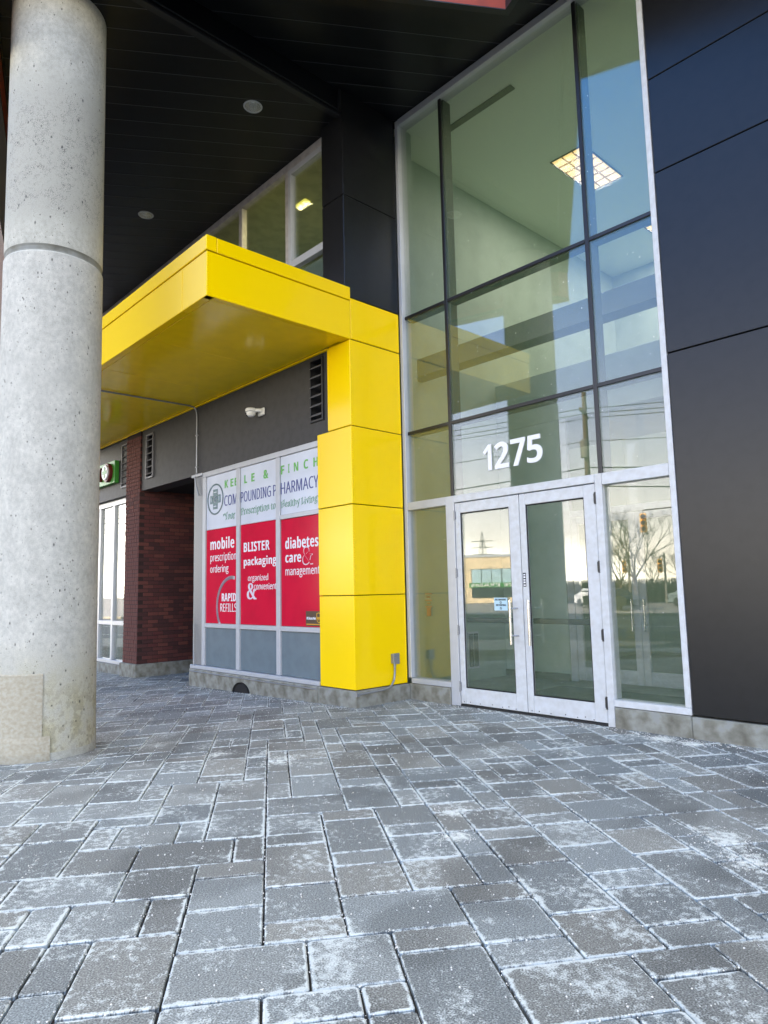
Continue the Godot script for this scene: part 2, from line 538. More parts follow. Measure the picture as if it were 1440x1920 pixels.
func paint_pavers(rects: Array, u_min: float, v_min: float, size: float, n: int, seed_: int) -> Array:
	var px := size / n
	var ca := noise_bytes(seed_, px / 0.42, 4, n, n)
	var cb := noise_bytes(seed_ + 1, px / 0.055, 3, n, n)
	var cd := noise_bytes(seed_ + 3, px / 1.25, 3, n, n)
	var cc := noise_bytes(seed_ + 2, minf(0.5, px / 0.0085), 2, n, n)
	var rgb := PackedByteArray()
	rgb.resize(n * n * 3)
	rgb.fill(58)
	var hgt := PackedByteArray()
	hgt.resize(n * n)
	hgt.fill(90)
	var piles := [Vector4(-4.356, 1.109, 0.11, 0.95), Vector4(-3.941, 1.045, 0.11, 0.9), Vector4(-3.60, 2.47, 0.17, 0.95), Vector4(-3.30, 2.36, 0.16, 0.8), Vector4(-6.018, 0.093, 0.20, 0.9), Vector4(-6.37, -0.50, 0.16, 0.8), Vector4(-5.67, 3.65, 0.14, 1.0), Vector4(-5.94, 3.5, 0.16, 1.0)]
	var lr := RandomNumberGenerator.new()
	for k in rects.size():
		var q: Array = rects[k]
		lr.seed = 7000 + int(q[4])
		var ua: float = q[0]
		var ub: float = q[1]
		var va: float = q[2]
		var vb: float = q[3]
		var x0 := maxi(0, int((ua - u_min) / px))
		var x1 := mini(n, int((ub - u_min) / px) + 1)
		var y0 := maxi(0, int((va - v_min) / px))
		var y1 := mini(n, int((vb - v_min) / px) + 1)
		if x1 <= x0 or y1 <= y0:
			continue
		var w0 := 1.0 / lr.randf_range(0.5, 1.3)
		var w1 := 1.0 / lr.randf_range(0.5, 1.3)
		var w2 := 1.0 / lr.randf_range(0.5, 1.3)
		var w3 := 1.0 / lr.randf_range(0.5, 1.3)
		var base := lr.randf_range(-0.16, 0.15)
		var patchy := lr.randf_range(0.85, 1.35)
		var grainy := lr.randf_range(0.6, 0.9)
		var crust := lr.randf_range(0.55, 1.1)
		var tone := lr.randf_range(0.84, 1.12)
		var warm := lr.randf_range(-0.02, 0.045)
		var sr := 116.0 * tone * (1.0 + warm)
		var sg := 119.0 * tone
		var sb := 115.0 * tone * (1.0 - warm)
		for y in range(y0, y1):
			var v := v_min + (y + 0.5) * px
			var dv := minf((v - va) * w0, (vb - v) * w1)
			var row := y * n
			for x in range(x0, x1):
				var u := u_min + (x + 0.5) * px
				var du := minf((u - ua) * w2, (ub - u) * w3)
				var i := row + x
				var B := cb[i] * 0.00392
				var C := cc[i] * 0.00392
				var d := du if du < dv else dv
				# crust of dried salt just inside the worn arris, greyer on the arris itself
				var rim := 1.0 - absf(d - 0.011) / (0.004 + 0.017 * B)
				if rim < 0.0:
					rim = 0.0
				if d < 0.007 and rim < 0.35:
					rim = 0.35
				var val := rim * crust + base + (ca[i] * 0.00392 - 0.5) * 0.95 + (B - 0.5) * patchy + (C - 0.5) * grainy
				# meltwater has wetted and darkened some patches
				var wet := (cd[i] * 0.00392 - 0.57) * 7.0
				wet = 0.0 if wet < 0.0 else (1.0 if wet > 1.0 else wet)
				var fr := (val - 0.13 - 0.20 * wet) * 1.8
				fr = 0.0 if fr < 0.0 else (1.0 if fr > 1.0 else fr)
				fr = fr * 0.82 + C * C * 0.50
				if fr > 0.95:
					fr = 0.95
				var s := (0.58 + 0.84 * C) * (1.0 - 0.16 * wet)
				var e := 1.0 - fr
				rgb[i * 3] = int(minf(255.0, sr * s * e + 205.0 * fr))
				rgb[i * 3 + 1] = int(minf(255.0, sg * s * e + 209.0 * fr))
				rgb[i * 3 + 2] = int(minf(255.0, sb * s * e + 201.0 * fr))
				hgt[i] = int(clampf(70.0 + 70.0 * fr + 70.0 * C, 0.0, 255.0))
	# little heaps of spilled de-icing salt
	for p: Vector4 in piles:
		var rr: float = p.z
		var x0 := maxi(0, int((p.x - rr * 2.2 - u_min) / px))
		var x1 := mini(n, int((p.x + rr * 2.2 - u_min) / px))
		var y0 := maxi(0, int((p.y - rr * 2.2 - v_min) / px))
		var y1 := mini(n, int((p.y + rr * 2.2 - v_min) / px))
		for y in range(y0, y1):
			for x in range(x0, x1):
				var i := y * n + x
				var dx := (u_min + x * px - p.x) / rr
				var dy := (v_min + y * px - p.y) / rr
				var k := exp(-(dx * dx + dy * dy) * 1.1) * p.w + (ca[i] * 0.00392 - 0.5) * 0.8 + (cb[i] * 0.00392 - 0.5) * 0.9 + (cc[i] * 0.00392 - 0.5) * 0.7
				k = clampf((k - 0.35) * 2.0, 0.0, 1.0)
				if k > 0.0:
					for q in 3:
						rgb[i * 3 + q] = int(lerpf(rgb[i * 3 + q], [219.0, 221.0, 210.0][q], k))
					hgt[i] = int(clampf(hgt[i] + 60.0 * k, 0, 255))
	return [ImageTexture.create_from_image(Image.create_from_data(n, n, false, Image.FORMAT_RGB8, rgb)), ImageTexture.create_from_image(Image.create_from_data(n, n, false, Image.FORMAT_L8, hgt))]

func paver_shape(st: SurfaceTool, ua: float, ub: float, va: float, vb: float, u_min: float, v_min: float, size: float, lift: float) -> void:
	var lr := rng
	var gap := 0.0045
	ua += gap + lr.randf() * 0.001
	ub -= gap + lr.randf() * 0.001
	va += gap + lr.randf() * 0.001
	vb -= gap + lr.randf() * 0.001
	var c := 0.010
	var out := [Vector2(ua + c, va), Vector2(ub - c, va), Vector2(ub, va + c), Vector2(ub, vb - c), Vector2(ub - c, vb), Vector2(ua + c, vb), Vector2(ua, vb - c), Vector2(ua, va + c)]
	for i in 8:
		out[i] += Vector2(lr.randf_range(-1, 1), lr.randf_range(-1, 1)) * 0.0016
	var mid := Vector2((ua + ub) * 0.5, (va + vb) * 0.5)
	var tilt := Vector2(lr.randf_range(-1, 1), lr.randf_range(-1, 1)) * 0.004
	var rings := [[], [], []]
	var base := uv_to_world(mid.x, mid.y)
	var g0 := gy(base.x, base.y)
	for i in 8:
		var o: Vector2 = out[i]
		for k in 3:
			var q := o
			var y := lift
			if k == 2:
				q = o + (mid - o).normalized() * 0.007
			else:
				y = lift - 0.005 if k == 1 else lift - 0.03
			var w := uv_to_world(q.x, q.y)
			rings[k].append([Vector3(w.x, gy(w.x, w.y) + y + tilt.dot(q - mid), w.y), Vector2((q.x - u_min) / size, (q.y - v_min) / size)])
	var put := func(a, b, c2, n: Vector3) -> void:
		var t := [a, b, c2]
		if ((b[0] as Vector3) - (a[0] as Vector3)).cross((c2[0] as Vector3) - (a[0] as Vector3)).dot(n) > 0.0:
			t = [a, c2, b]
		for p in t:
			st.set_uv(p[1])
			st.add_vertex(p[0])
	for i in range(1, 7):
		put.call(rings[2][0], rings[2][i], rings[2][i + 1], Vector3.UP)
	for k in 2:
		for i in 8:
			var j := (i + 1) % 8
			var n: Vector3 = ((rings[0][i][0] as Vector3) + (rings[0][j][0] as Vector3)) * 0.5 - Vector3(base.x, g0, base.y)
			n.y = 0.0 if k == 0 else 0.3
			put.call(rings[k][i], rings[k][j], rings[k + 1][j], n)
			put.call(rings[k][i], rings[k + 1][j], rings[k + 1][i], n)

func in_view(p: Vector3) -> bool:
	var cam := get_node("camera") as Camera3D
	var q := cam.transform.affine_inverse() * p
	if q.z > -0.3:
		return false
	var t := tan(deg_to_rad(73.68 * 0.5))
	return absf(q.x / q.z) < t * 0.75 * 1.08 and absf(q.y / q.z) < t * 1.1

func build_ground() -> void:
	# wide ground: trodden snow and grit out to the horizon
	var gst := begin()
	quad(gst, Vector3(-500, -0.30, -400), Vector3(500, -0.30, -400), Vector3(500, -0.30, 500), Vector3(-500, -0.30, 500), Vector3.UP)
	struct("ground", gst, M.ground_snow)
	# joint sand and bedding under the pavers
	var ps := begin()
	var step := 0.7
	var nx := 60
	var nz := 26
	for ix in nx:
		for iz in nz:
			var x0 := -32.0 + ix * step
			var z0 := -8.2 + iz * step
			var a := Vector3(x0, gy(x0, z0) - 0.020, z0)
			var b := Vector3(x0 + step, gy(x0 + step, z0) - 0.020, z0)
			var c := Vector3(x0 + step, gy(x0 + step, z0 + step) - 0.020, z0 + step)
			var d := Vector3(x0, gy(x0, z0 + step) - 0.020, z0 + step)
			quad(ps, a, b, c, d, Vector3.UP)
	var pavement := struct("pavement", ps, M.paver_base)
	# lay out pavers on the module
	var I0 := -44
	var I1 := 52
	var J0 := -22
	var J1 := 76
	var W := I1 - I0
	var H := J1 - J0
	var used := PackedByteArray()
	used.resize(W * H)
	var list := []
	var put := func(a: int, b: int, c: int, d: int) -> bool:
		for j in range(c, d):
			for i in range(a, b):
				if i < I0 or i >= I1 or j < J0 or j >= J1 or used[(j - J0) * W + i - I0]:
					return false
		for j in range(c, d):
			for i in range(a, b):
				used[(j - J0) * W + i - I0] = 1
		list.append([a, b, c, d])
		return true
	var seen := "0,2,2,3 0,2,3,5 0,2,5,8 0,2,8,9 0,2,9,11 0,3,11,13 2,5,2,4 2,4,4,6 2,4,6,7 2,4,7,10 2,4,10,11 4,6,4,6 4,6,6,8 4,6,8,9 4,6,9,11 5,7,1,3 5,7,3,4 5,7,0,1 6,7,4,6 7,9,2,5 7,9,0,2 7,9,5,7 7,9,7,8 9,11,4,6 9,11,6,8 9,11,3,4 9,11,1,3 9,11,0,1 11,13,2,5 11,13,5,7 11,13,7,8 11,12,0,2 12,14,1,2 8,10,-1,0 8,10,-4,-1 5,8,-2,0 10,13,-3,0 -2,1,0,2 1,3,0,2 3,5,1,2 3,5,-2,1 -2,0,-2,0 0,2,-1,0 2,3,-1,0 -4,-2,0,3 -3,-2,3,5 -5,-3,3,5 -5,-4,1,3 -6,-5,3,5 -2,0,2,4 -2,0,4,6 -2,0,6,7 -1,0,7,9 -4,-1,7,9 -4,-2,5,7 -7,-4,5,7 -6,-4,7,9 -8,-6,7,10 -6,-5,9,11 -5,-3,9,11 -3,-2,9,11 -2,0,9,12 -2,0,12,13 -4,-2,11,13 -6,-4,11,12 -7,-4,12,14 -8,-6,10,12 3,5,11,14 3,5,14,15 3,5,15,17 6,8,11,13 6,8,13,14"
	for word in seen.split(" "):
		var q := word.split(",")
		put.call(int(q[0]), int(q[1]), int(q[2]), int(q[3]))
	var sizes := [[2, 2], [2, 3], [3, 2], [2, 1], [1, 2], [2, 2], [2, 3], [2, 1]]
	rng.seed = 99
	for j in range(J0, J1):
		for i in range(I0, I1):
			if used[(j - J0) * W + i - I0]:
				continue
			var tries := range(sizes.size())
			for k in sizes.size():
				var o := rng.randi() % sizes.size()
				var tmp: int = tries[k]
				tries[k] = tries[o]
				tries[o] = tmp
			var done := false
			for k in tries:
				if put.call(i, i + sizes[k][0], j, j + sizes[k][1]):
					done = true
					break
			if not done:
				put.call(i, i + 1, j, j + 1)
	# metric rectangles, nearest and visible first
	var rects := []
	for q in list:
		var va: float = V0 + q[0] * CELL_V
		var vb: float = V0 + q[1] * CELL_V
		var ub: float = U0 - q[2] * CELL_U
		var ua: float = U0 - q[3] * CELL_U
		var m := uv_to_world((ua + ub) * 0.5, (va + vb) * 0.5)
		var all_in := true
		for cc in [[ua, va], [ub, va], [ub, vb], [ua, vb]]:
			if not inside_building(uv_to_world(cc[0], cc[1])):
				all_in = false
		if all_in or m.y > 5.4 or m.x < -18.0 or m.x > 6.0:
			continue
		var area := (ub - ua) * (vb - va)
		var score := area / pow(m.length(), 3.0) if in_view(Vector3(m.x, 0, m.y)) else -1.0 / (1.0 + m.length())
		rects.append([ua, ub, va, vb, rects.size(), score])
	var near_t := paint_pavers(rects, -7.5, -2.4, 5.9, 2048, 201)
	var far_t := paint_pavers(rects, -15.6, -6.6, 14.0, 2048, 301)
	var near_m := StandardMaterial3D.new()
	near_m.resource_name = "paver_near"
	near_m.albedo_texture = near_t[0]
	near_m.heightmap_enabled = true
	near_m.heightmap_texture = near_t[1]
	near_m.heightmap_scale = 0.28
	near_m.roughness = 0.78
	var far_m := near_m.duplicate() as StandardMaterial3D
	far_m.resource_name = "paver_far"
	far_m.albedo_texture = far_t[0]
	far_m.heightmap_texture = far_t[1]
	M["paver_near"] = near_m
	M["paver_far"] = far_m
	rects.sort_custom(func(a, b): return a[5] > b[5])
	var rest := begin()
	var rest_n := begin()
	var any_near := false
	rng.seed = 55
	for k in rects.size():
		var q: Array = rects[k]
		var near: bool = q[0] > -7.5 and q[1] < -1.6 and q[2] > -2.4 and q[3] < 3.5
		var one: bool = k < 300 and q[5] > 0.0
		var st := begin() if one else (rest_n if near else rest)
		var lift := rng.randf_range(-0.0022, 0.0022)
		if near:
			paver_shape(st, q[0], q[1], q[2], q[3], -7.5, -2.4, 5.9, lift)
		else:
			paver_shape(st, q[0], q[1], q[2], q[3], -15.6, -6.6, 14.0, lift)
		if one:
			obj("paver", st, near_m if near else far_m, pavement)
		elif near:
			any_near = true
	var s := obj("far_pavers", rest, far_m, pavement)
	s.set_meta("kind", "stuff")
	if any_near:
		s = obj("remaining_pavers", rest_n, near_m, pavement)
		s.set_meta("kind", "stuff")
	# salt pellets lying on and between the pavers
	var bead := SphereMesh.new()
	bead.radius = 1.0
	bead.height = 1.7
	bead.radial_segments = 6
	bead.rings = 3
	bead.material = M.salt
	var mm := MultiMesh.new()
	mm.transform_format = MultiMesh.TRANSFORM_3D
	mm.mesh = bead
	var spots := []
	rng.seed = 31
	while spots.size() < 10500:
		var a := rng.randf_range(-14.0, -1.7)
		var b := rng.randf_range(-3.4, 4.6)
		var w := uv_to_world(a, b)
		if w.y < -6.36 or (w.x < -6.4 and w.y < -5.44) or not in_view(Vector3(w.x, 0, w.y)):
			continue
		var rr := 0.0014 + 0.0030 * pow(rng.randf(), 2.4)
		# most pellets have rolled into the joints
		if rng.randf() < 0.91:
			if rng.randf() < 0.5:
				a = U0 - roundf((U0 - a) / CELL_U) * CELL_U + rng.randf_range(-0.006, 0.006)
			else:
				b = V0 + roundf((b - V0) / CELL_V) * CELL_V + rng.randf_range(-0.006, 0.006)
			w = uv_to_world(a, b)
		spots.append(Transform3D(Basis.from_euler(Vector3(rng.randf() * 0.5, rng.randf() * 6.0, 0)).scaled(Vector3.ONE * rr), Vector3(w.x, gy(w.x, w.y) + rr * 0.6, w.y)))
	for p in [Vector3(-4.356, 1.109, 0.15), Vector3(-3.941, 1.045, 0.13), Vector3(-3.58, 2.45, 0.2), Vector3(-3.30, 2.37, 0.16), Vector3(-6.02, 0.09, 0.22), Vector3(-5.67, 3.65, 0.2), Vector3(-5.94, 3.5, 0.18)]:
		for k in 150:
			var ang := rng.randf() * TAU
			var dd: float = p.z * sqrt(-log(maxf(rng.randf(), 0.001))) * 0.75
			var w := uv_to_world(p.x + cos(ang) * dd, p.y + sin(ang) * dd)
			if w.y < -6.36:
				continue
			var rr := 0.0014 + 0.003 * pow(rng.randf(), 2.0)
			spots.append(Transform3D(Basis.from_scale(Vector3.ONE * rr), Vector3(w.x, gy(w.x, w.y) + rr * 0.7 + 0.006 * exp(-dd * dd / (p.z * p.z)), w.y)))
	# a line of pellets swept against the foot of the walls
	for k in 900:
		var x := rng.randf_range(-10.4, -1.6)
		var zz := -6.36 if x > -6.4 else -5.43
		zz += absf(rng.randfn(0.0, 0.10)) + 0.01
		var rr := 0.0018 + 0.0035 * rng.randf()
		spots.append(Transform3D(Basis.from_scale(Vector3.ONE * rr), Vector3(x, gy(x, zz) + rr * 0.6, zz)))
	mm.instance_count = spots.size()
	for k in spots.size():
		mm.set_instance_transform(k, spots[k])
	var mi := MultiMeshInstance3D.new()
	mi.name = "salt_pellets"
	mi.multimesh = mm
	add_child(mi)
	mi.set_meta("kind", "stuff")
	mi.set_meta("label", "white de-icing salt pellets strewn over the grey pavers")
	mi.set_meta("category", "salt")

# ---------------------------------------------------------------- the big masses that stand behind and above
const D1 := Vector2(-0.556, 0.831)
func outline() -> PackedVector2Array:
	# edge of the overhang: out along the prow, back along the street
	return PackedVector2Array([Vector2(-16.0, -4.13), Vector2(-6.98, -1.185), Vector2(-3.965, -5.69), Vector2(3.2, -2.90), Vector2(3.2, -6.60), Vector2(-16.0, -6.60)])

func build_mass() -> void:
	var t := thing("office_building", "dark upper storeys and rear of the building above the entrance", "building", Vector3(-8, 0, -11))
	var st := begin()
	prism(st, ring_outer(), 8.32, 13.0)
	obj("upper_storeys", st, M.building_grey, t)
	obj("rear_block", bx(-45, 26, -0.2, 13.0, -26, -13.45), M.building_grey, t)
	obj("upper_block", bx(-45, 26, 8.33, 13.0, -13.44, -6.61), M.building_grey, t)
	obj("side_block", bx(-45, -16.05, -0.2, 8.32, -13.44, -6.4), M.building_grey, t)
	obj("side_block", bx(3.25, 26, -0.2, 8.32, -13.44, -6.4), M.building_grey, t)
	obj("shop_block", bx(-16.04, -6.97, -0.2, 8.31, -13.44, -8.3), M.building_grey, t)
	obj("stair_block", bx(-2.5, 3.24, -0.2, 8.31, -13.44, -6.62), M.building_grey, t)

func plank_set(parent: Node3D, region: PackedVector2Array, y0: float, y1: float, m: Material, holes: Array) -> void:
	var lo := 1e9
	var hi := -1e9
	for p in region:
		lo = minf(lo, p.dot(GU))
		hi = maxf(hi, p.dot(GU))
	var step := 0.308
	var first := floori((lo + 7.03) / step)
	var last := ceili((hi + 7.03) / step)
	for k in range(first, last):
		var a := -7.03 + k * step + 0.004
		var b := a + step - 0.009
		var strip := PackedVector2Array([GU * a + GV * -30.0, GU * b + GV * -30.0, GU * b + GV * 30.0, GU * a + GV * 30.0])
		var pieces: Array = Geometry2D.intersect_polygons(strip, region)
		for h in holes:
			var next := []
			for poly in pieces:
				var hc: Vector2 = h[0]
				var hr: float = h[1]
				var s: float = hc.dot(GU)
				if s < a - hr or s > b + hr:
					next.append(poly)
					continue
				var circle := PackedVector2Array()
				for i in 20:
					circle.append(hc + Vector2(cos(TAU * i / 20), sin(TAU * i / 20)) * hr)
				var w: float = hc.dot(GV)
				for side in [[-40.0, w], [w, 40.0]]:
					var half := PackedVector2Array([GU * -40.0 + GV * side[0], GU * 40.0 + GV * side[0], GU * 40.0 + GV * side[1], GU * -40.0 + GV * side[1]])
					for hp in Geometry2D.intersect_polygons(poly, half):
						for rest in Geometry2D.clip_polygons(hp, circle):
							next.append(rest)
			pieces = next
		if pieces.is_empty():
			continue
		var st := begin()
		var any := false
		for poly in pieces:
			if poly.size() >= 3 and not Geometry2D.triangulate_polygon(poly).is_empty():
				prism(st, poly, y0, y1)
				any = true
		if any:
			var pl := obj("soffit_panel", st, m, parent)
			var js := begin()
			var strip2 := PackedVector2Array([GU * (a - 0.008) + GV * -30.0, GU * (a - 0.001) + GV * -30.0, GU * (a - 0.001) + GV * 30.0, GU * (a - 0.008) + GV * 30.0])
			var anyj := false
			for jp in Geometry2D.intersect_polygons(strip2, region):
				if jp.size() >= 3 and not Geometry2D.triangulate_polygon(jp).is_empty():
					prism(js, jp, y0 - 0.003, y0 + 0.004)
					anyj = true
			if anyj:
				obj("joint_strip", js, M.joint_trim, pl)

const LAMP_SPOTS := [Vector2(-7.11, -4.47), Vector2(-10.48, -4.52)]

func build_soffits() -> void:
	# lower soffit over the pharmacy side
	var left_half := PackedVector2Array([Vector2(-15.9, -0.5), Vector2(-6.53, -0.5), Vector2(-6.53, -5.56), Vector2(-15.9, -5.56)])
	var right_half := PackedVector2Array([Vector2(-6.47, -0.5), Vector2(3.1, -0.5), Vector2(3.1, -6.40), Vector2(-6.47, -6.40)])
	var ring_in := ring_inner()
	var t := thing("lower_soffit", "black metal plank soffit over the yellow canopy", "soffit", Vector3(-9, 7.7, -4))
	var region_l: Array = Geometry2D.intersect_polygons(left_half, ring_in)
	for reg in region_l:
		plank_set(t, reg, 7.70, 7.725, M.soffit_black, [[LAMP_SPOTS[0], 0.112], [LAMP_SPOTS[1], 0.112]])
	var backing := begin()
	for reg in region_l:
		prism(backing, reg, 7.93, 7.96)
	obj("backing_sheet", backing, M.black_gap, t)
	var t2 := thing("upper_soffit", "black metal plank soffit over the glass entrance", "soffit", Vector3(-4.5, 8.05, -5))
	var back2 := begin()
	for reg in Geometry2D.intersect_polygons(right_half, ring_in):
		plank_set(t2, reg, 8.05, 8.075, M.soffit_black, [])
		prism(back2, reg, 8.08, 8.10)
	obj("backing_sheet", back2, M.black_gap, t2)
	# vertical step between the two soffits
	var b := thing("soffit_step", "black bulkhead running from the dark corner pier between the two soffits", "bulkhead", Vector3(-6.5, 7.66, -5.4))
	obj("bulkhead_face", bx(-6.53, -6.475, 7.70, 8.05, -5.41, -1.95), M.soffit_black, b)
	obj("edge_trim", bx(-6.545, -6.46, 7.665, 7.695, -5.41, -1.95, 0.004), M.dark_metal, b)
	obj("upper_trim", bx(-6.478, -6.455, 7.735, 7.75, -5.41, -1.95, 0.003), M.dark_metal, b)
	obj("end_bracket", bx(-6.56, -6.44, 7.72, 8.04, -5.409, -5.37, 0.004), M.dark_metal, b)
	# fascia round the overhang: red sheets over a thin light drip edge
	var e := thing("overhang_fascia", "rust red metal fascia along the edge of the overhang high above", "fascia", Vector3(-6, 7.65, -3))
	var pts := outline()
	for side in [[0, 1, "red"], [1, 2, "red"], [2, 3, "grey"]]:
		var i0: int = side[0]
		var i1: int = side[1]
		var bands := [[0.0, 0.03, 7.662, 8.5, M.red_metal if side[2] == "red" else M.dark_panel, "fascia_sheet"], [0.033, 0.20, 7.66, 8.31, M.soffit_black, "fascia_frame"], [-0.012, 0.06, 7.645, 7.658, M.dark_metal, "drip_edge"]]
		for bd in bands:
			var st := begin()
			var poly := PackedVector2Array([inset_pt(pts, i0, bd[0]), inset_pt(pts, i1, bd[0]), inset_pt(pts, i1, bd[1]), inset_pt(pts, i0, bd[1])])
			prism(st, poly, bd[2], bd[3])
			obj(bd[5], st, bd[4], e)
	# red downstand hanging inside the street edge, beyond the column
	var ds := begin()
	prism(ds, PackedVector2Array([inset_pt(pts, 0, 0.0), inset_pt(pts, 1, 0.0), inset_pt(pts, 1, 0.19), inset_pt(pts, 0, 0.19)]), 7.13, 7.643)
	obj("downstand", ds, M.red_metal, e)
	ds = begin()
	prism(ds, PackedVector2Array([inset_pt(pts, 0, -0.01), inset_pt(pts, 1, -0.01), inset_pt(pts, 1, 0.215), inset_pt(pts, 0, 0.215)]), 7.06, 7.128)
	obj("downstand_trim", ds, M.dark_metal, e)

func inset_pt(pts: PackedVector2Array, i: int, d: float) -> Vector2:
	var p := pts[i]
	if i == 0:
		return p + Vector2(0.31, -0.95).normalized() * d
	if i == 3:
		return p + Vector2(0.362, -0.932).normalized() * d
	var a := (p - pts[i - 1]).normalized()
	var b := (pts[i + 1] - p).normalized()
	var na := Vector2(-a.y, a.x)
	var nb := Vector2(-b.y, b.x)
	# towards the building is the side with falling z
	if na.y > 0.0:
		na = -na
	if i == 1:
		nb = Vector2(-0.831, -0.556)
	elif i == 2:
		na = Vector2(-0.831, -0.556)
		nb = Vector2(0.362, -0.932)
	var bis := (na + nb).normalized()
	return p + bis * d / maxf(0.3, bis.dot(na))

func ring_outer() -> PackedVector2Array:
	var p := outline()
	return PackedVector2Array([inset_pt(p, 0, 0.04), inset_pt(p, 1, 0.04), inset_pt(p, 2, 0.04), inset_pt(p, 3, 0.04), Vector2(3.2, -6.60), Vector2(-16.0, -6.60)])

func ring_inner() -> PackedVector2Array:
	var p := outline()
	return PackedVector2Array([inset_pt(p, 0, 0.202), inset_pt(p, 1, 0.202), inset_pt(p, 2, 0.202), inset_pt(p, 3, 0.202), Vector2(3.2, -6.40), Vector2(-16.0, -6.40)])

# ---------------------------------------------------------------- column
func column_maps() -> Array:
	var w := 1024
	var h := 2048   # covers 7.8 m of height
	var a := noise(41, 0.012, 5).get_seamless_image(w, h)
	var b := noise(42, 0.05, 4).get_seamless_image(w, h)
	var c := noise(43, 0.35, 2).get_seamless_image(w, h)
	for im in [a, b, c]:
		im.convert(Image.FORMAT_L8)
	var A: PackedByteArray = a.get_data()
	var B: PackedByteArray = b.get_data()
	var C: PackedByteArray = c.get_data()
	var rgb := PackedByteArray()
	rgb.resize(w * h * 3)
	var hg := PackedByteArray()
	hg.resize(w * h)
	for y in h:
		var m := 7.8 * (1.0 - float(y) / h)
		# weather-stained band on the upper lift, crumbled foot at the bottom
		var stain := smoothstep(4.95, 5.4, m) * (1.0 - smoothstep(6.2, 6.9, m))
		var foot := 1.0 - smoothstep(0.25, 1.1, m)
		var upper := 1.0 if m > 4.86 else 0.0
		for x in w:
			var i := y * w + x
			var fa := A[i] * 0.00392
			var fb := B[i] * 0.00392
			var fc := C[i] * 0.00392
			var v := 0.90 + (fa - 0.5) * 0.12 + (fb - 0.5) * 0.13 + (fc - 0.5) * 0.20
			var speck := smoothstep(0.50, 0.68, fc * 0.8 + fb * 0.2) * stain * smoothstep(0.2, 0.8, fa * 0.5 + fb * 0.5)
			v -= speck * 0.46 + upper * 0.03 + 0.05 * stain * fa
			var worn := foot * smoothstep(0.42, 0.62, fa * 0.5 + fb * 0.5)
			v -= worn * 0.16
			rgb[i * 3] = int(clampf(v * 200.0, 0, 255))
			rgb[i * 3 + 1] = int(clampf(v * (197.0 - 7.0 * foot * fa), 0, 255))
			rgb[i * 3 + 2] = int(clampf(v * (184.0 - 36.0 * foot * fa - 3.0 * upper), 0, 255))
			hg[i] = int(clampf(150.0 + (fb - 0.5) * 30.0 + (fc - 0.5) * 30.0 - worn * 60.0, 0, 255))
	var lr := RandomNumberGenerator.new()
	lr.seed = 404
	for k in 9000:
		var px := lr.randi() % w
		var py := lr.randi() % h
		if A[py * w + px] * 0.00392 < 0.35 + 0.35 * lr.randf():
			continue
		var big := pow(lr.randf(), 7.0)
		var rx := 0.95 + 2.6 * big
		var ry := rx * lr.randf_range(0.9, 2.0) * 0.85
		for dy in range(-6, 7):
			for dx in range(-4, 5):
				var q := Vector2(dx / rx, dy / ry).length()
				if q < 1.0 and py + dy >= 0 and py + dy < h:
					var i := (py + dy) * w + (px + dx + w) % w
					var kk := 0.40 + 0.5 * q
					for ch in 3:
						rgb[i * 3 + ch] = int(rgb[i * 3 + ch] * kk)
					hg[i] = int(maxf(0.0, hg[i] - 110.0 * (1.0 - q)))
	return [ImageTexture.create_from_image(Image.create_from_data(w, h, false, Image.FORMAT_RGB8, rgb)), ImageTexture.create_from_image(Image.create_from_data(w, h, false, Image.FORMAT_L8, hg))]

const COL := Vector2(-7.28, -2.18)
const COLR := 0.47
func drum(st: SurfaceTool, prof: Array, a0 := 0.0, a1 := TAU, sides := 72) -> void:
	st.set_smooth_group(0)
	for k in sides:
		for i in prof.size() - 1:
			var p: Vector2 = prof[i]
			var q: Vector2 = prof[i + 1]
			var t0 := lerpf(a0, a1, float(k) / sides)
			var t1 := lerpf(a0, a1, float(k + 1) / sides)
			var v := []
			for e in [[p, t0], [p, t1], [q, t1], [q, t0]]:
				var pr: Vector2 = e[0]
				v.append([Vector3(COL.x + cos(e[1]) * pr.x - (pr.y - 3.6) * 0.0062, pr.y, COL.y + sin(e[1]) * pr.x + (pr.y - 3.6) * 0.0066), Vector2(e[1] / TAU, 1.0 - pr.y / 7.8), Vector3(cos(e[1]), 0, sin(e[1]))])
			var n := Vector3(cos((t0 + t1) * 0.5) * (q.y - p.y), p.x - q.x, sin((t0 + t1) * 0.5) * (q.y - p.y))
			var flip: bool = ((v[1][0] as Vector3) - (v[0][0] as Vector3)).cross((v[2][0] as Vector3) - (v[0][0] as Vector3)).dot(n) > 0.0
			for id in ([0, 2, 1, 0, 3, 2] if flip else [0, 1, 2, 0, 2, 3]):
				st.set_uv(v[id][1])
				st.set_normal(((v[id][2] as Vector3) * absf(q.y - p.y) + Vector3.UP * (p.x - q.x)).normalized())
				st.add_vertex(v[id][0])

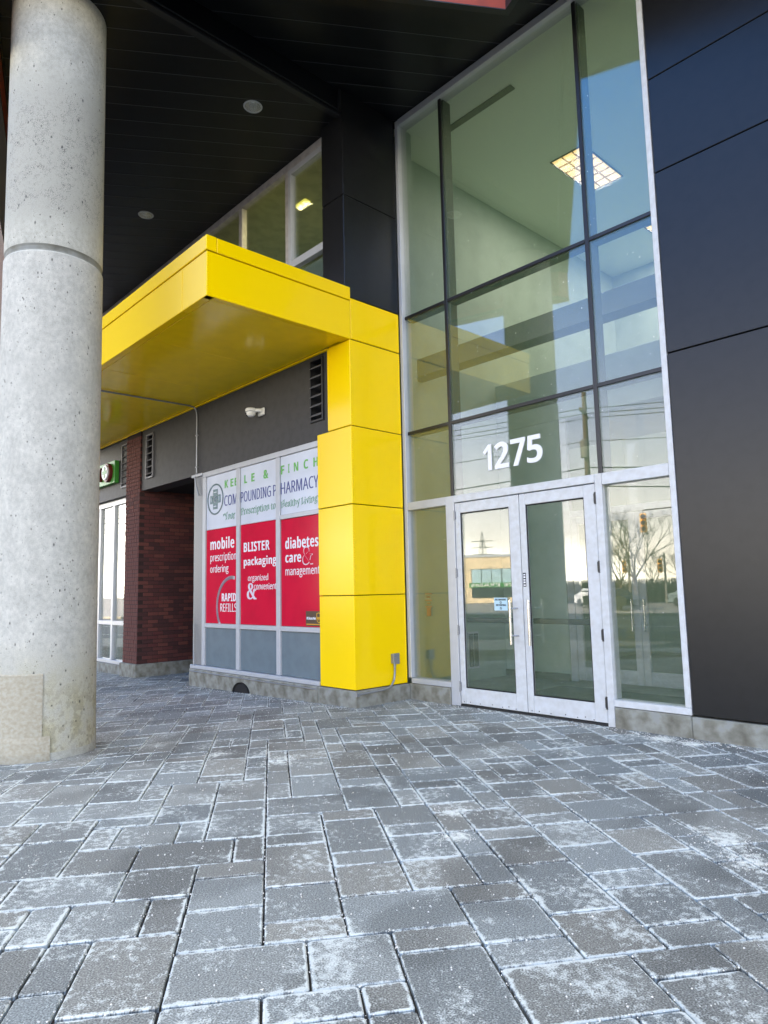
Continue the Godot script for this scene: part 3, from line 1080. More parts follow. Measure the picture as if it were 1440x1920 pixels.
func build_column() -> void:
	var maps := column_maps()
	var m := StandardMaterial3D.new()
	m.resource_name = "column_concrete"
	m.albedo_texture = maps[0]
	m.roughness = 0.9
	m.heightmap_enabled = true
	m.heightmap_texture = maps[1]
	m.heightmap_scale = 0.6
	M["column_concrete"] = m
	var t := thing("concrete_column", "tall round grey concrete column at the left of the paving", "column", Vector3(COL.x, -0.1, COL.y))
	var st := begin()
	drum(st, [Vector2(COLR + 0.004, -0.16), Vector2(COLR + 0.004, 0.0), Vector2(COLR, 0.35), Vector2(COLR, 4.775), Vector2(COLR - 0.010, 4.793)])
	obj("lower_shaft", st, m, t, true)
	st = begin()
	drum(st, [Vector2(COLR - 0.010, 4.793), Vector2(COLR - 0.017, 4.81), Vector2(COLR - 0.015, 4.84), Vector2(COLR - 0.006, 4.86)])
	obj("joint_band", st, M.concrete, t, true)
	st = begin()
	drum(st, [Vector2(COLR - 0.006, 4.86), Vector2(COLR - 0.004, 4.88), Vector2(COLR - 0.004, 7.715)])
	obj("upper_shaft", st, m, t, true)
	# square-edged repair at the foot, facing the street side
	st = begin()
	var a_near := atan2(-COL.y, -COL.x)
	drum(st, [Vector2(COLR, 0.0), Vector2(COLR + 0.012, 0.02), Vector2(COLR + 0.012, 0.70), Vector2(COLR, 0.712)], a_near + 0.02, a_near + 1.4, 24)
	tagged(obj("repair_patch", st, M.concrete_far, t, true), "rectangular tan repair at the foot of the column")
	st = begin()
	drum(st, [Vector2(COLR + 0.012, -0.14), Vector2(COLR + 0.024, 0.0), Vector2(COLR + 0.021, 0.10), Vector2(COLR + 0.012, 0.15)], a_near - 0.12, a_near + 1.2, 24)
	obj("crumbled_foot", st, M.concrete_far, t, true)
	# the pale stone wall far beyond the column
	var w := thing("stone_wall", "pale beige stone wall glimpsed at the far left behind the column", "wall", Vector3(-15.2, -0.2, -2.2))
	for k in 5:
		obj("stone_panel", bx(-15.6, -14.9, -0.4 + 3.1 * k, 2.69 + 3.1 * k, -3.75, 0.6, 0.008), M.stone, w)

# ---------------------------------------------------------------- yellow pillar and canopy
func build_pillar_and_canopy() -> void:
	var t := thing("yellow_pillar", "glossy yellow panel-clad pillar between the pharmacy window and the glass entrance", "pillar", Vector3(-6.75, 0, -6))
	var rows := [[0.205, 1.340, -7.125], [1.350, 2.476, -7.13], [2.486, 3.476, -7.135], [3.486, 4.606, -6.905], [4.620, 5.165, -6.90]]
	for k in 5:
		var q: Array = rows[k]
		var zf := -5.48 if k < 4 else -5.505
		obj("cladding_panel", bx(q[2], -6.435, q[0], q[1], -6.372, zf, 0.006), M.yellow, t)
	obj("backing_frame", bx(-6.88, -6.455, 0.2, 5.15, -6.37, -5.53), M.black_gap, t)
	obj("backing_frame", bx(-7.10, -6.455, 0.2, 3.47, -6.37, -5.52), M.black_gap, t)
	obj("concrete_plinth", bx(-7.16, -6.405, -0.2, 0.195, -6.40, -5.462, 0.01), M.concrete, t)
	var c := thing("yellow_canopy", "large yellow box canopy projecting over the pharmacy front", "canopy", Vector3(-10, 4.6, -4.5))
	var seams := [-6.432, -7.0, -9.9, -12.8, -15.7]
	for k in 4:
		obj("fascia_panel", bx(seams[k + 1] + 0.003, seams[k] - 0.003, 4.612, 5.122, -3.56, -3.462, 0.005), M.yellow, c)
	obj("fascia_panel", bx(-6.53, -6.434, 4.612, 5.122, -5.50, -3.466, 0.005), M.yellow, c)
	obj("cap_panel", bx(-15.7, -6.425, 5.132, 5.305, -3.58, -3.452, 0.006), M.yellow, c)
	obj("cap_panel", bx(-6.55, -6.427, 5.132, 5.303, -5.50, -3.585, 0.006), M.yellow, c)
	obj("roof_sheet", bx(-15.7, -6.55, 5.10, 5.14, -5.50, -3.58), M.dark_metal, c)
	# underside: folded border then recessed soffit panels
	obj("soffit_border", bx(-15.7, -6.60, 4.612, 4.64, -3.622, -3.562, 0.002), M.yellow_soffit, c)
	obj("soffit_border", bx(-6.598, -6.532, 4.612, 4.64, -5.48, -3.562, 0.002), M.yellow_soffit, c)
	var xs := [-6.606, -8.1, -9.6, -11.1, -12.6, -14.1, -15.7]
	for k in 6:
		obj("soffit_panel", bx(xs[k + 1] + 0.002, xs[k] - 0.002, 4.628, 4.66, -5.49, -3.63, 0.003), M.yellow_soffit, c)
	obj("wall_trim", bx(-15.7, -6.91, 4.600, 4.627, -5.53, -5.495, 0.003), M.yellow, c)
	obj("end_panel", bx(-15.8, -15.703, 4.612, 5.3, -5.50, -3.47, 0.005), M.yellow, c)
	obj("inner_frame", bx(-15.65, -6.56, 4.67, 5.09, -5.48, -3.59), M.black_gap, c)

# ---------------------------------------------------------------- pharmacy front
func louvre(parent: Node3D, x0: float, x1: float, y0: float, y1: float, z: float, label: String) -> void:
	var fr := begin()
	for q in [[x0, x0 + 0.025, y0, y1], [x1 - 0.025, x1, y0, y1], [x0 + 0.026, x1 - 0.026, y1 - 0.03, y1], [x0 + 0.026, x1 - 0.026, y0, y0 + 0.03]]:
		box(fr, Vector3(q[0], q[2], z - 0.02), Vector3(q[1], q[3], z + 0.025), 0.003)
	var g := obj("louvre_vent", fr, M.dark_metal if label == "" else M.slat_grey, parent)
	if label != "":
		tagged(g, label)
	var n := 6
	for k in n:
		var yc := y0 + 0.05 + (y1 - y0 - 0.08) * (k + 0.35) / n
		var st := begin()
		var tr := Transform3D(Basis(Vector3.RIGHT, deg_to_rad(38)), Vector3((x0 + x1) * 0.5, yc, z + 0.012))
		box(st, Vector3(-(x1 - x0) * 0.5 + 0.027, -0.004, -0.035), Vector3((x1 - x0) * 0.5 - 0.027, 0.004, 0.035), 0.0, tr)
		obj("slat", st, M.slat_grey, g)

func build_pharmacy() -> void:
	# grey wall band over the shop
	var w := thing("grey_fascia_wall", "charcoal painted wall band under the yellow canopy above the pharmacy window", "wall", Vector3(-9.8, 3.42, -5.6))
	for q in [[-12.79, -12.565, 3.42, 4.60], [-12.265, -7.325, 3.42, 4.60], [-7.045, -6.915, 3.42, 4.60], [-12.5648, -12.2652, 3.42, 3.625], [-12.5648, -12.2652, 4.475, 4.60], [-7.3248, -7.0452, 3.42, 3.685], [-7.3248, -7.0452, 4.555, 4.60]]:
		obj("wall_band", bx(q[0], q[1], q[2], q[3], -5.85, -5.53), M.beam_grey, w)
	obj("duct_back", bx(-12.7, -7.0, 3.5, 4.59, -5.90, -5.852), M.beam_grey, w)
	obj("panel_joint", bx(-6.935, -6.915, 3.43, 4.59, -5.53, -5.522), M.dark_panel, w)
	louvre(w, -7.33, -7.04, 3.68, 4.56, -5.527, "")
	louvre(w, -12.57, -12.26, 3.62, 4.48, -5.527, "narrow louvre vent beside the brick pier")
	obj("recess_ceiling", bx(-12.79, -10.35, 3.44, 3.47, -6.9, -5.86), M.black_gap, w)

	var t := thing("pharmacy_window", "white, red and grey panelled shop window in an aluminium frame beside the yellow pillar", "shop window", Vector3(-8.7, 0.2, -5.5))
	var zf := -5.50
	# frame members, butted end to end
	obj("corner_post", bx(-10.60, -10.30, 0.262, 3.37, -5.70, -5.505, 0.006), M.galvanised, t)
	obj("sill", bx(-10.62, -7.135, 0.200, 0.258, -5.60, zf + 0.035, 0.005), M.aluminium, t)
	obj("head_rail", bx(-10.298, -7.14, 3.335, 3.415, -5.60, zf, 0.004), M.aluminium, t)
	obj("head_cap", bx(-10.66, -10.302, 3.372, 3.42, -5.62, zf + 0.02, 0.004), M.aluminium, t)
	for x in [-10.25, -9.185, -8.105]:
		obj("mullion", bx(x - 0.048, x + 0.048, 0.26, 3.333, -5.60, zf, 0.004), M.aluminium, t)
	var bays := [[-10.20, -9.235], [-9.135, -8.155], [-8.055, -7.14]]
	for k in 3:
		var a: float = bays[k][0]
		var b: float = bays[k][1]
		obj("transom", bx(a + 0.002, b - 0.002, 0.868, 0.935, -5.58, zf - 0.002, 0.004), M.aluminium, t)
		obj("grey_panel", bx(a + 0.002, b - 0.002, 0.262, 0.864, -5.56, zf - 0.028, 0.003), M.film_grey, t)
	obj("transom", bx(-8.053, -7.142, 2.428, 2.492, -5.58, zf - 0.002, 0.004), M.aluminium, t)
	var whites := []
	for k in 3:
		var a: float = bays[k][0]
		var b: float = bays[k][1]
		var y0 := 2.445 if k < 2 else 2.495
		whites.append(obj("white_banner", bx(a + 0.002, b - 0.002, y0, 3.331, -5.56, zf - 0.026, 0.002), M.film_white, t))
	# lettering across the three white panes
	var zt := zf - 0.0225
	lettering(whites[0], "K", Vector3(-9.62, 3.076, zt), 0.10, 0.125, M.ink_green)
	lettering(whites[0], "E", Vector3(-9.44, 3.076, zt), 0.085, 0.125, M.ink_green)
	lettering(whites[0], "E", Vector3(-9.315, 3.076, zt), 0.078, 0.125, M.ink_green)
	lettering(whites[1], "L", Vector3(-9.03, 3.076, zt), 0.075, 0.125, M.ink_green)
	lettering(whites[1], "E", Vector3(-8.83, 3.076, zt), 0.085, 0.125, M.ink_green)
	lettering(whites[1], "&", Vector3(-8.50, 3.074, zt), 0.125, 0.130, M.ink_green)
	lettering(whites[2], "F", Vector3(-8.045, 3.076, zt), 0.08, 0.125, M.ink_green)
	lettering(whites[2], "I", Vector3(-7.87, 3.076, zt), 0.03, 0.125, M.ink_green)
	lettering(whites[2], "N", Vector3(-7.73, 3.076, zt), 0.10, 0.125, M.ink_green)
	lettering(whites[2], "C", Vector3(-7.50, 3.074, zt), 0.10, 0.130, M.ink_green)
	lettering(whites[2], "H", Vector3(-7.28, 3.076, zt), 0.10, 0.125, M.ink_green)
	lettering(whites[0], "COM", Vector3(-9.63, 2.788, zt), 0.385, 0.165, M.ink_blue, false)
	lettering(whites[1], "POUNDING", Vector3(-9.13, 2.788, zt), 0.82, 0.165, M.ink_blue, false)
	lettering(whites[1], "P", Vector3(-8.245, 2.79, zt), 0.075, 0.160, M.ink_blue, false)
	lettering(whites[2], "HARMACY", Vector3(-8.05, 2.79, zt), 0.875, 0.165, M.ink_blue, false)
	lettering(whites[0], "\"Your", Vector3(-9.66, 2.555, zt), 0.36, 0.135, M.ink_script, false, "Droid Serif", 0.36)
	lettering(whites[1], "Prescription to", Vector3(-9.125, 2.555, zt), 0.935, 0.150, M.ink_script, false, "Droid Serif", 0.36)
	lettering(whites[2], "Healthy Living\"", Vector3(-8.045, 2.560, zt), 0.885, 0.150, M.ink_script, false, "Droid Serif", 0.36)
	# round emblem: a cross in a ring
	var em := begin()
	ribbon(em, arc(Vector2(-9.915, 2.932), 0.243, 0.243, 0, TAU, 40), 0.026, zt + 0.003)
	obj("emblem_ring", em, M.ink_grey, whites[0])
	em = begin()
	box(em, Vector3(-9.985, 2.77, zt - 0.002), Vector3(-9.845, 3.095, zt + 0.002))
	box(em, Vector3(-10.08, 2.865, zt - 0.002), Vector3(-9.987, 2.998, zt + 0.002))
	box(em, Vector3(-9.843, 2.865, zt - 0.002), Vector3(-9.75, 2.998, zt + 0.002))
	obj("emblem_cross", em, M.ink_grey, whites[0])
	em = begin()
	ribbon(em, arc(Vector2(-9.915, 2.932), 0.045, 0.045, 0, TAU, 20), 0.016, zt + 0.006)
	ribbon(em, [Vector2(-9.955, 3.045), Vector2(-9.875, 3.045)], 0.016, zt + 0.006)
	ribbon(em, [Vector2(-9.955, 2.815), Vector2(-9.875, 2.815)], 0.016, zt + 0.006)
	ribbon(em, [Vector2(-10.04, 2.965), Vector2(-10.04, 2.90)], 0.014, zt + 0.006)
	ribbon(em, [Vector2(-9.79, 2.965), Vector2(-9.79, 2.90)], 0.014, zt + 0.006)
	obj("emblem_lines", em, M.film_white, whites[0])
	# three red posters
	var p0 := tagged(obj("red_poster", bx(-10.198, -9.237, 0.938, 2.440, -5.56, zf - 0.024, 0.002), M.film_red, t), "left red poster about mobile prescription ordering") as MeshInstance3D
	var p1 := tagged(obj("red_poster", bx(-9.133, -8.157, 0.938, 2.440, -5.56, zf - 0.024, 0.002), M.film_red, t), "middle red poster about blister packaging") as MeshInstance3D
	var p2 := tagged(obj("red_poster", bx(-8.053, -7.142, 0.938, 2.424, -5.56, zf - 0.024, 0.002), M.film_red, t), "right red poster about diabetes care") as MeshInstance3D
	var zp := zf - 0.0205
	lettering(p0, "mobile", Vector3(-10.06, 2.11, zp), 0.74, 0.185, M.ink_white)
	lettering(p0, "prescription", Vector3(-10.06, 1.885, zp), 0.80, 0.165, M.ink_white, false)
	lettering(p0, "ordering", Vector3(-10.06, 1.708, zp), 0.57, 0.155, M.ink_white, false)
	var rg := begin()
	ribbon(rg, arc(Vector2(-9.40, 1.20), 0.44, 0.45, PI * 0.44, PI * 1.2, 30), 0.05, zp + 0.001)
	obj("ring_stripe", rg, M.ink_pale, p0)
	lettering(p0, "RAPID", Vector3(-9.69, 1.285, zp), 0.43, 0.125, M.ink_white)
	lettering(p0, "REFILLS", Vector3(-9.735, 1.125, zp), 0.49, 0.125, M.ink_white, false)
	lettering(p1, "BLISTER", Vector3(-9.04, 2.02, zp), 0.70, 0.145, M.ink_white)
	lettering(p1, "packaging", Vector3(-9.04, 1.775, zp), 0.87, 0.165, M.ink_white)
	lettering(p1, "organized", Vector3(-8.92, 1.555, zp), 0.54, 0.125, M.ink_white, false, "Droid Sans", 0.2)
	lettering(p1, "convenient", Vector3(-8.755, 1.447, zp), 0.585, 0.095, M.ink_white, false, "Droid Sans", 0.2)
	lettering(p1, "&", Vector3(-8.95, 1.31, zp), 0.26, 0.24, M.ink_pale, true, "Droid Serif")
	lettering(p2, "diabetes", Vector3(-7.945, 1.998, zp), 0.76, 0.165, M.ink_white)
	lettering(p2, "care", Vector3(-7.945, 1.81, zp), 0.37, 0.108, M.ink_white)
	lettering(p2, "management", Vector3(-7.945, 1.60, zp), 0.78, 0.140, M.ink_white, false)
	lettering(p2, "&", Vector3(-7.545, 1.762, zp - 0.001), 0.235, 0.25, M.ink_pale, false, "Droid Serif")
	lettering(p2, "&", Vector3(-7.530, 1.776, zp), 0.205, 0.222, M.film_red, false, "Droid Serif")
	var lb := tagged(obj("parcel_notice", bx(-7.475, -7.142, 0.952, 1.148, zf - 0.0235, zf - 0.018), M.brown, t), "small brown parcel-point notice at the foot of the right poster") as MeshInstance3D
	lettering(lb, "UPS Access Point", Vector3(-7.455, 1.035, zf - 0.0165), 0.20, 0.038, M.ink_white)
	var sh := begin()
	var shield := [Vector2(-7.235, 1.115), Vector2(-7.235, 1.045), Vector2(-7.222, 1.015), Vector2(-7.19, 0.995), Vector2(-7.158, 1.015), Vector2(-7.148, 1.045), Vector2(-7.148, 1.115), Vector2(-7.19, 1.126), Vector2(-7.235, 1.115)]
	ribbon(sh, shield, 0.010, zf - 0.0165)
	obj("shield_emblem", sh, M.gold, lb)
	lettering(lb, "ups", Vector3(-7.225, 1.028, zf - 0.0165), 0.068, 0.045, M.gold, true, "Droid Sans", 0.0, 0.003)
	var bar := begin()
	ribbon(bar, [Vector2(-7.46, 0.975), Vector2(-7.16, 0.975)], 0.010, zf - 0.0165)
	obj("gold_line", bar, M.gold, lb)
	obj("concrete_plinth", bx(-10.64, -7.165, -0.35, 0.197, -5.9, -5.455, 0.012), M.concrete, t)
	obj("cable_strip", bx(-10.58, -7.17, 0.150, 0.166, -5.455, -5.44, 0.004), M.galvanised, t)
	# half-round drain opening at the foot
	var dr := begin()
	var cen := Vector3(-8.985, -0.075, -5.454)
	for k in 14:
		var a0 := PI * k / 14
		var a1 := PI * (k + 1) / 14
		var c0 := Vector3(cos(a0) * 0.2, sin(a0) * 0.155, 0)
		var c1 := Vector3(cos(a1) * 0.2, sin(a1) * 0.155, 0)
		tri(dr, cen + Vector3(0, 0, 0.004), cen + c0 + Vector3(0, 0, 0.004), cen + c1 + Vector3(0, 0, 0.004), Vector3(0, 0, 1))
		var o0 := c0 * 1.12
		var o1 := c1 * 1.12
		quad(dr, cen + c0 + Vector3(0, 0, 0.004), cen + c1 + Vector3(0, 0, 0.004), cen + o1 + Vector3(0, 0, 0.03), cen + o0 + Vector3(0, 0, 0.03), Vector3(0, 0, 1))
		quad(dr, cen + o0 + Vector3(0, 0, 0.03), cen + o1 + Vector3(0, 0, 0.03), cen + o1, cen + o0, c0)
	obj("drain_opening", dr, M.rubber, t)
	obj("window_back", bx(-10.28, -7.15, 0.2, 3.41, -5.66, -5.605), M.black_gap, t)

	# recessed doorway left of the window
	var d := thing("recess_doorway", "dark service door deep in the recess between brick pier and pharmacy window", "door", Vector3(-11.6, -0.1, -6.8))
	obj("back_wall", bx(-12.9, -10.3, -0.3, 3.44, -7.05, -6.90), M.beam_grey, d)
	obj("door_leaf", bx(-12.2, -11.2, -0.1, 2.2, -6.898, -6.85, 0.006), M.dark_metal, d)
	obj("door_frame", bx(-12.28, -12.203, -0.1, 2.28, -6.898, -6.83, 0.004), M.galvanised, d)
	obj("door_frame", bx(-11.197, -11.12, -0.1, 2.28, -6.898, -6.83, 0.004), M.galvanised, d)
	obj("door_frame", bx(-12.28, -11.12, 2.283, 2.36, -6.898, -6.83, 0.004), M.galvanised, d)
	obj("side_wall", bx(-10.66, -10.60, -0.3, 3.41, -6.89, -5.71), M.beam_grey, d)

# ---------------------------------------------------------------- brick pier and left shop
func build_left_shop() -> void:
	var t := thing("brick_pier", "dark red-brown brick pier left of the doorway recess", "brick pier", Vector3(-13.1, -0.15, -6))
	var x0 := -13.46
	var x1 := -12.80
	var zf := -5.50
	var zb := -6.70
	obj("mortar_core", bx(x0 + 0.008, x1 - 0.008, 0.10, 4.60, zb, zf - 0.008), M.mortar, t)
	obj("concrete_base", bx(x0 - 0.04, x1 + 0.045, -0.4, 0.115, zb, zf + 0.05, 0.012), M.concrete, t)
	rng.seed = 77
	var n := 0
	var rest := begin()
	var course := 0.0745
	var rows := int((4.58 - 0.122) / course)
	var cand := []
	for j in rows:
		var y := 0.122 + j * course
		# return face seen from the camera
		var off := 0.0 if j % 2 == 0 else -0.105
		var z := zf + off
		while z > zb + 0.03:
			var a := minf(z, zf)
			var b := maxf(z - 0.20, zb)
			if a - b > 0.03:
				cand.append([0, y, b, a, y < 3.4])
			z -= 0.21
		# front face in stack of pairs
		var x := x0 + (0.0 if (j / 3) % 2 == 0 else -0.05)
		while x < x1 - 0.02:
			var a := maxf(x, x0)
			var b := minf(x + 0.10, x1 - 0.012)
			if b - a > 0.025:
				cand.append([1, y, a, b, true])
			x += 0.11
	for q in cand:
		var one: bool = n < 300 and q[4] and (q[0] == 0 or q[1] > 3.0)
		var st := begin() if one else rest
		var j := rng.randf_range(-0.0025, 0.0035)
		if q[0] == 0:
			box(st, Vector3(x1 - 0.05, q[1], q[2]), Vector3(x1 + j, q[1] + 0.064, q[3]), 0.003)
		else:
			box(st, Vector3(q[2], q[1], zf - 0.05), Vector3(q[3], q[1] + 0.064, zf + j), 0.003)
		if one:
			obj("brick", st, M["brick%d" % (rng.randi() % 5)], t)
			n += 1
	var o := obj("remaining_bricks", rest, M.brick0, t)
	o.set_meta("kind", "stuff")

	var s := thing("corner_shop_window", "aluminium framed shop window at far left beyond the brick pier", "shop window", Vector3(-14.5, 0, -5.65))
	var z := -5.65
	obj("sill", bx(-15.7, -13.47, 0.03, 0.10, z - 0.1, z + 0.03, 0.004), M.aluminium, s)
	obj("head_rail", bx(-15.7, -13.47, 3.31, 3.42, z - 0.1, z, 0.004), M.aluminium, s)
	for x in [-15.2, -14.44, -13.52]:
		obj("mullion", bx(x - 0.045, x + 0.045, 0.103, 3.308, z - 0.1, z, 0.004), M.aluminium, s)
	for q in [[-15.153, -14.487], [-14.393, -13.567]]:
		obj("mid_rail", bx(q[0], q[1], 0.81, 0.895, z - 0.09, z - 0.002, 0.004), M.aluminium, s)
		obj("glass_pane", bx(q[0], q[1], 0.898, 3.306, z - 0.05, z - 0.044), M.glass, s)
		obj("glass_pane", bx(q[0], q[1], 0.105, 0.807, z - 0.05, z - 0.044), M.glass, s)
		obj("glass_pane", bx(q[0], q[1], 0.898, 3.306, z - 0.07, z - 0.064), M.glass, s)
		obj("glass_pane", bx(q[0], q[1], 0.105, 0.807, z - 0.07, z - 0.064), M.glass, s)
	obj("dark_interior", bx(-15.6, -13.5, 0.03, 3.42, z - 1.3, z - 1.25), M.room_wall, s)
	obj("counter", bx(-15.6, -13.6, 0.03, 0.82, z - 0.6, z - 0.4), M.film_grey, s)
	obj("concrete_plinth", bx(-15.8, -13.51, -0.5, 0.027, -6.4, -5.56, 0.012), M.concrete, s)
	var w := thing("shop_fascia_wall", "charcoal wall band above the far left shop window", "wall", Vector3(-14.5, 3.42, -5.6))
	obj("wall_band", bx(-16.0, -13.465, 3.425, 4.60, -6.3, -5.56, 0.006), M.beam_grey, w)
	louvre(w, -13.82, -13.50, 3.60, 4.50, -5.557, "louvre vent left of the brick pier")
	var g := thing("green_shop_sign", "green illuminated-style sign box with a red letter and a cross disc", "sign", Vector3(-14.5, 3.74, -5.5))
	obj("sign_box", bx(-15.5, -13.97, 3.735, 4.205, -5.555, -5.46, 0.006), M.sign_green, g)
	var disc := begin()
	lathe(disc, Vector3(-14.25, 3.97, -5.458), [Vector2(0.0, 0.10), Vector2(0.15, 0.10), Vector2(0.16, 0.09), Vector2(0.16, 0.0)], 28, Basis(Vector3.RIGHT, PI / 2))
	var dd := obj("cross_disc", disc, M.film_white, g)
	disc = begin()
	lathe(disc, Vector3(-14.25, 3.97, -5.459), [Vector2(0.19, 0.07), Vector2(0.20, 0.06), Vector2(0.20, 0.0)], 28, Basis(Vector3.RIGHT, PI / 2))
	lathe(disc, Vector3(-14.25, 3.97, -5.459), [Vector2(0.0, 0.07), Vector2(0.19, 0.07)], 28, Basis(Vector3.RIGHT, PI / 2))
	obj("disc_backing", disc, M.maroon, g)
	var cr := begin()
	box(cr, Vector3(-14.285, 3.855, -5.357), Vector3(-14.215, 4.085, -5.352))
	box(cr, Vector3(-14.365, 3.935, -5.357), Vector3(-14.287, 4.005, -5.352))
	box(cr, Vector3(-14.213, 3.935, -5.357), Vector3(-14.135, 4.005, -5.352))
	obj("cross", cr, M.sign_green, dd)
	lettering(g, "Y", Vector3(-14.78, 3.83, -5.42), 0.25, 0.28, M.maroon, true, "Droid Sans", 0.0, 0.08)
	lettering(g, "Y", Vector3(-14.775, 3.836, -5.378), 0.24, 0.268, M.film_white, true, "Droid Sans", 0.0, 0.006)

# ---------------------------------------------------------------- dark corner pier and upper windows
func build_upper() -> void:
	var t := thing("dark_corner_pier", "near-black clad corner pier rising from the yellow pillar to the soffit", "pier", Vector3(-6.65, 5.17, -6))
	obj("cladding_panel", bx(-6.88, -6.432, 5.172, 6.550, -6.372, -5.41, 0.006), M.dark_panel, t)
	obj("cladding_panel", bx(-6.88, -6.432, 6.562, 8.045, -6.372, -5.41, 0.006), M.dark_panel, t)
	obj("backing_frame", bx(-6.87, -6.445, 6.4, 6.7, -6.36, -5.43), M.black_gap, t)
	var w := thing("upper_window", "long aluminium framed window above the yellow canopy", "window", Vector3(-10, 5.15, -5.5))
	var z := -5.50
	obj("head_rail", bx(-15.6, -6.89, 7.58, 7.695, z - 0.1, z, 0.005), M.window_frame, w)
	obj("sill", bx(-15.6, -6.89, 5.15, 5.24, z - 0.1, z + 0.02, 0.004), M.window_frame, w)
	var xs := [-7.83, -9.13, -10.45, -11.75, -13.05, -14.35]
	for x in xs:
		obj("mullion", bx(x - 0.045, x + 0.045, 5.243, 7.578, z - 0.1, z - 0.002, 0.005), M.window_frame, w)
	for k in 5:
		for off in [0.045, 0.065]:
			obj("glass_pane", bx(xs[k + 1] + 0.047, xs[k] - 0.047, 5.245, 7.576, z - off - 0.006, z - off), M.glass, w)
	# opening light next to the pier
	var sash := begin()
	box(sash, Vector3(-7.772, 6.03, z - 0.07), Vector3(-7.70, 7.555, z + 0.022), 0.005)
	box(sash, Vector3(-6.955, 6.03, z - 0.07), Vector3(-6.89, 7.555, z + 0.022), 0.005)
	box(sash, Vector3(-7.698, 7.47, z - 0.07), Vector3(-6.957, 7.555, z + 0.022), 0.005)
	box(sash, Vector3(-7.698, 6.03, z - 0.07), Vector3(-6.957, 6.14, z + 0.022), 0.005)
	obj("opening_sash", sash, M.aluminium, w)
	for off in [0.03, 0.05]:
		obj("glass_pane", bx(-7.698, -6.957, 6.142, 7.468, z - off - 0.006, z - off), M.glass, w)
		obj("glass_pane", bx(-7.78, -6.89, 5.245, 6.0, z - off - 0.026, z - off - 0.02), M.glass, w)
	obj("grey_panel", bx(-7.78, -6.89, 5.245, 6.02, z - 0.12, z - 0.11), M.film_grey, w)
	# room behind
	var r := thing("upper_room", "dim olive room behind the upper window with a small yellow ceiling light", "room", Vector3(-10, 5.1, -7))
	obj("back_wall", bx(-15.6, -6.9, 5.0, 7.8, -8.25, -8.15), M.room_wall, r)
	obj("ceiling", bx(-15.6, -6.9, 7.70, 7.80, -8.14, -5.62), M.room_wall, r)
	obj("floor", bx(-15.6, -6.9, 4.70, 5.10, -8.14, -5.62), M.room_wall, r)
	obj("side_wall", bx(-6.96, -6.89, 5.11, 7.69, -8.14, -5.62), M.room_wall, r)
	obj("partition", bx(-10.3, -9.9, 5.11, 7.69, -8.14, -7.2), M.lobby_wall, r)
	obj("duct_box", bx(-9.7, -8.3, 6.9, 7.3, -7.9, -7.2, 0.01), M.room_wall, r)
	obj("ceiling_light", bx(-8.66, -8.36, 7.685, 7.698, -6.345, -6.225), M.lamp_yellow, r)
	var l := AreaLight3D.new()
	l.name = "room_light"
	l.area_size = Vector2(0.30, 0.12)
	l.light_energy = 0.55
	l.light_color = Color(1.0, 0.96, 0.70)
	l.shadow_enabled = true
	add_child(l)
	l.position = Vector3(-8.51, 7.67, -6.285)
	l.rotation = Vector3(-PI / 2, 0, 0)

# ---------------------------------------------------------------- glass entrance
func pane(parent: Node, x0: float, x1: float, y0: float, y1: float, z := -6.44) -> void:
	var g := obj("glass_pane", bx(x0, x1, y0, y1, z - 0.006, z), M.glass, parent)
	obj("inner_sheet", bx(x0, x1, y0, y1, z - 0.024, z - 0.018), M.glass, g)

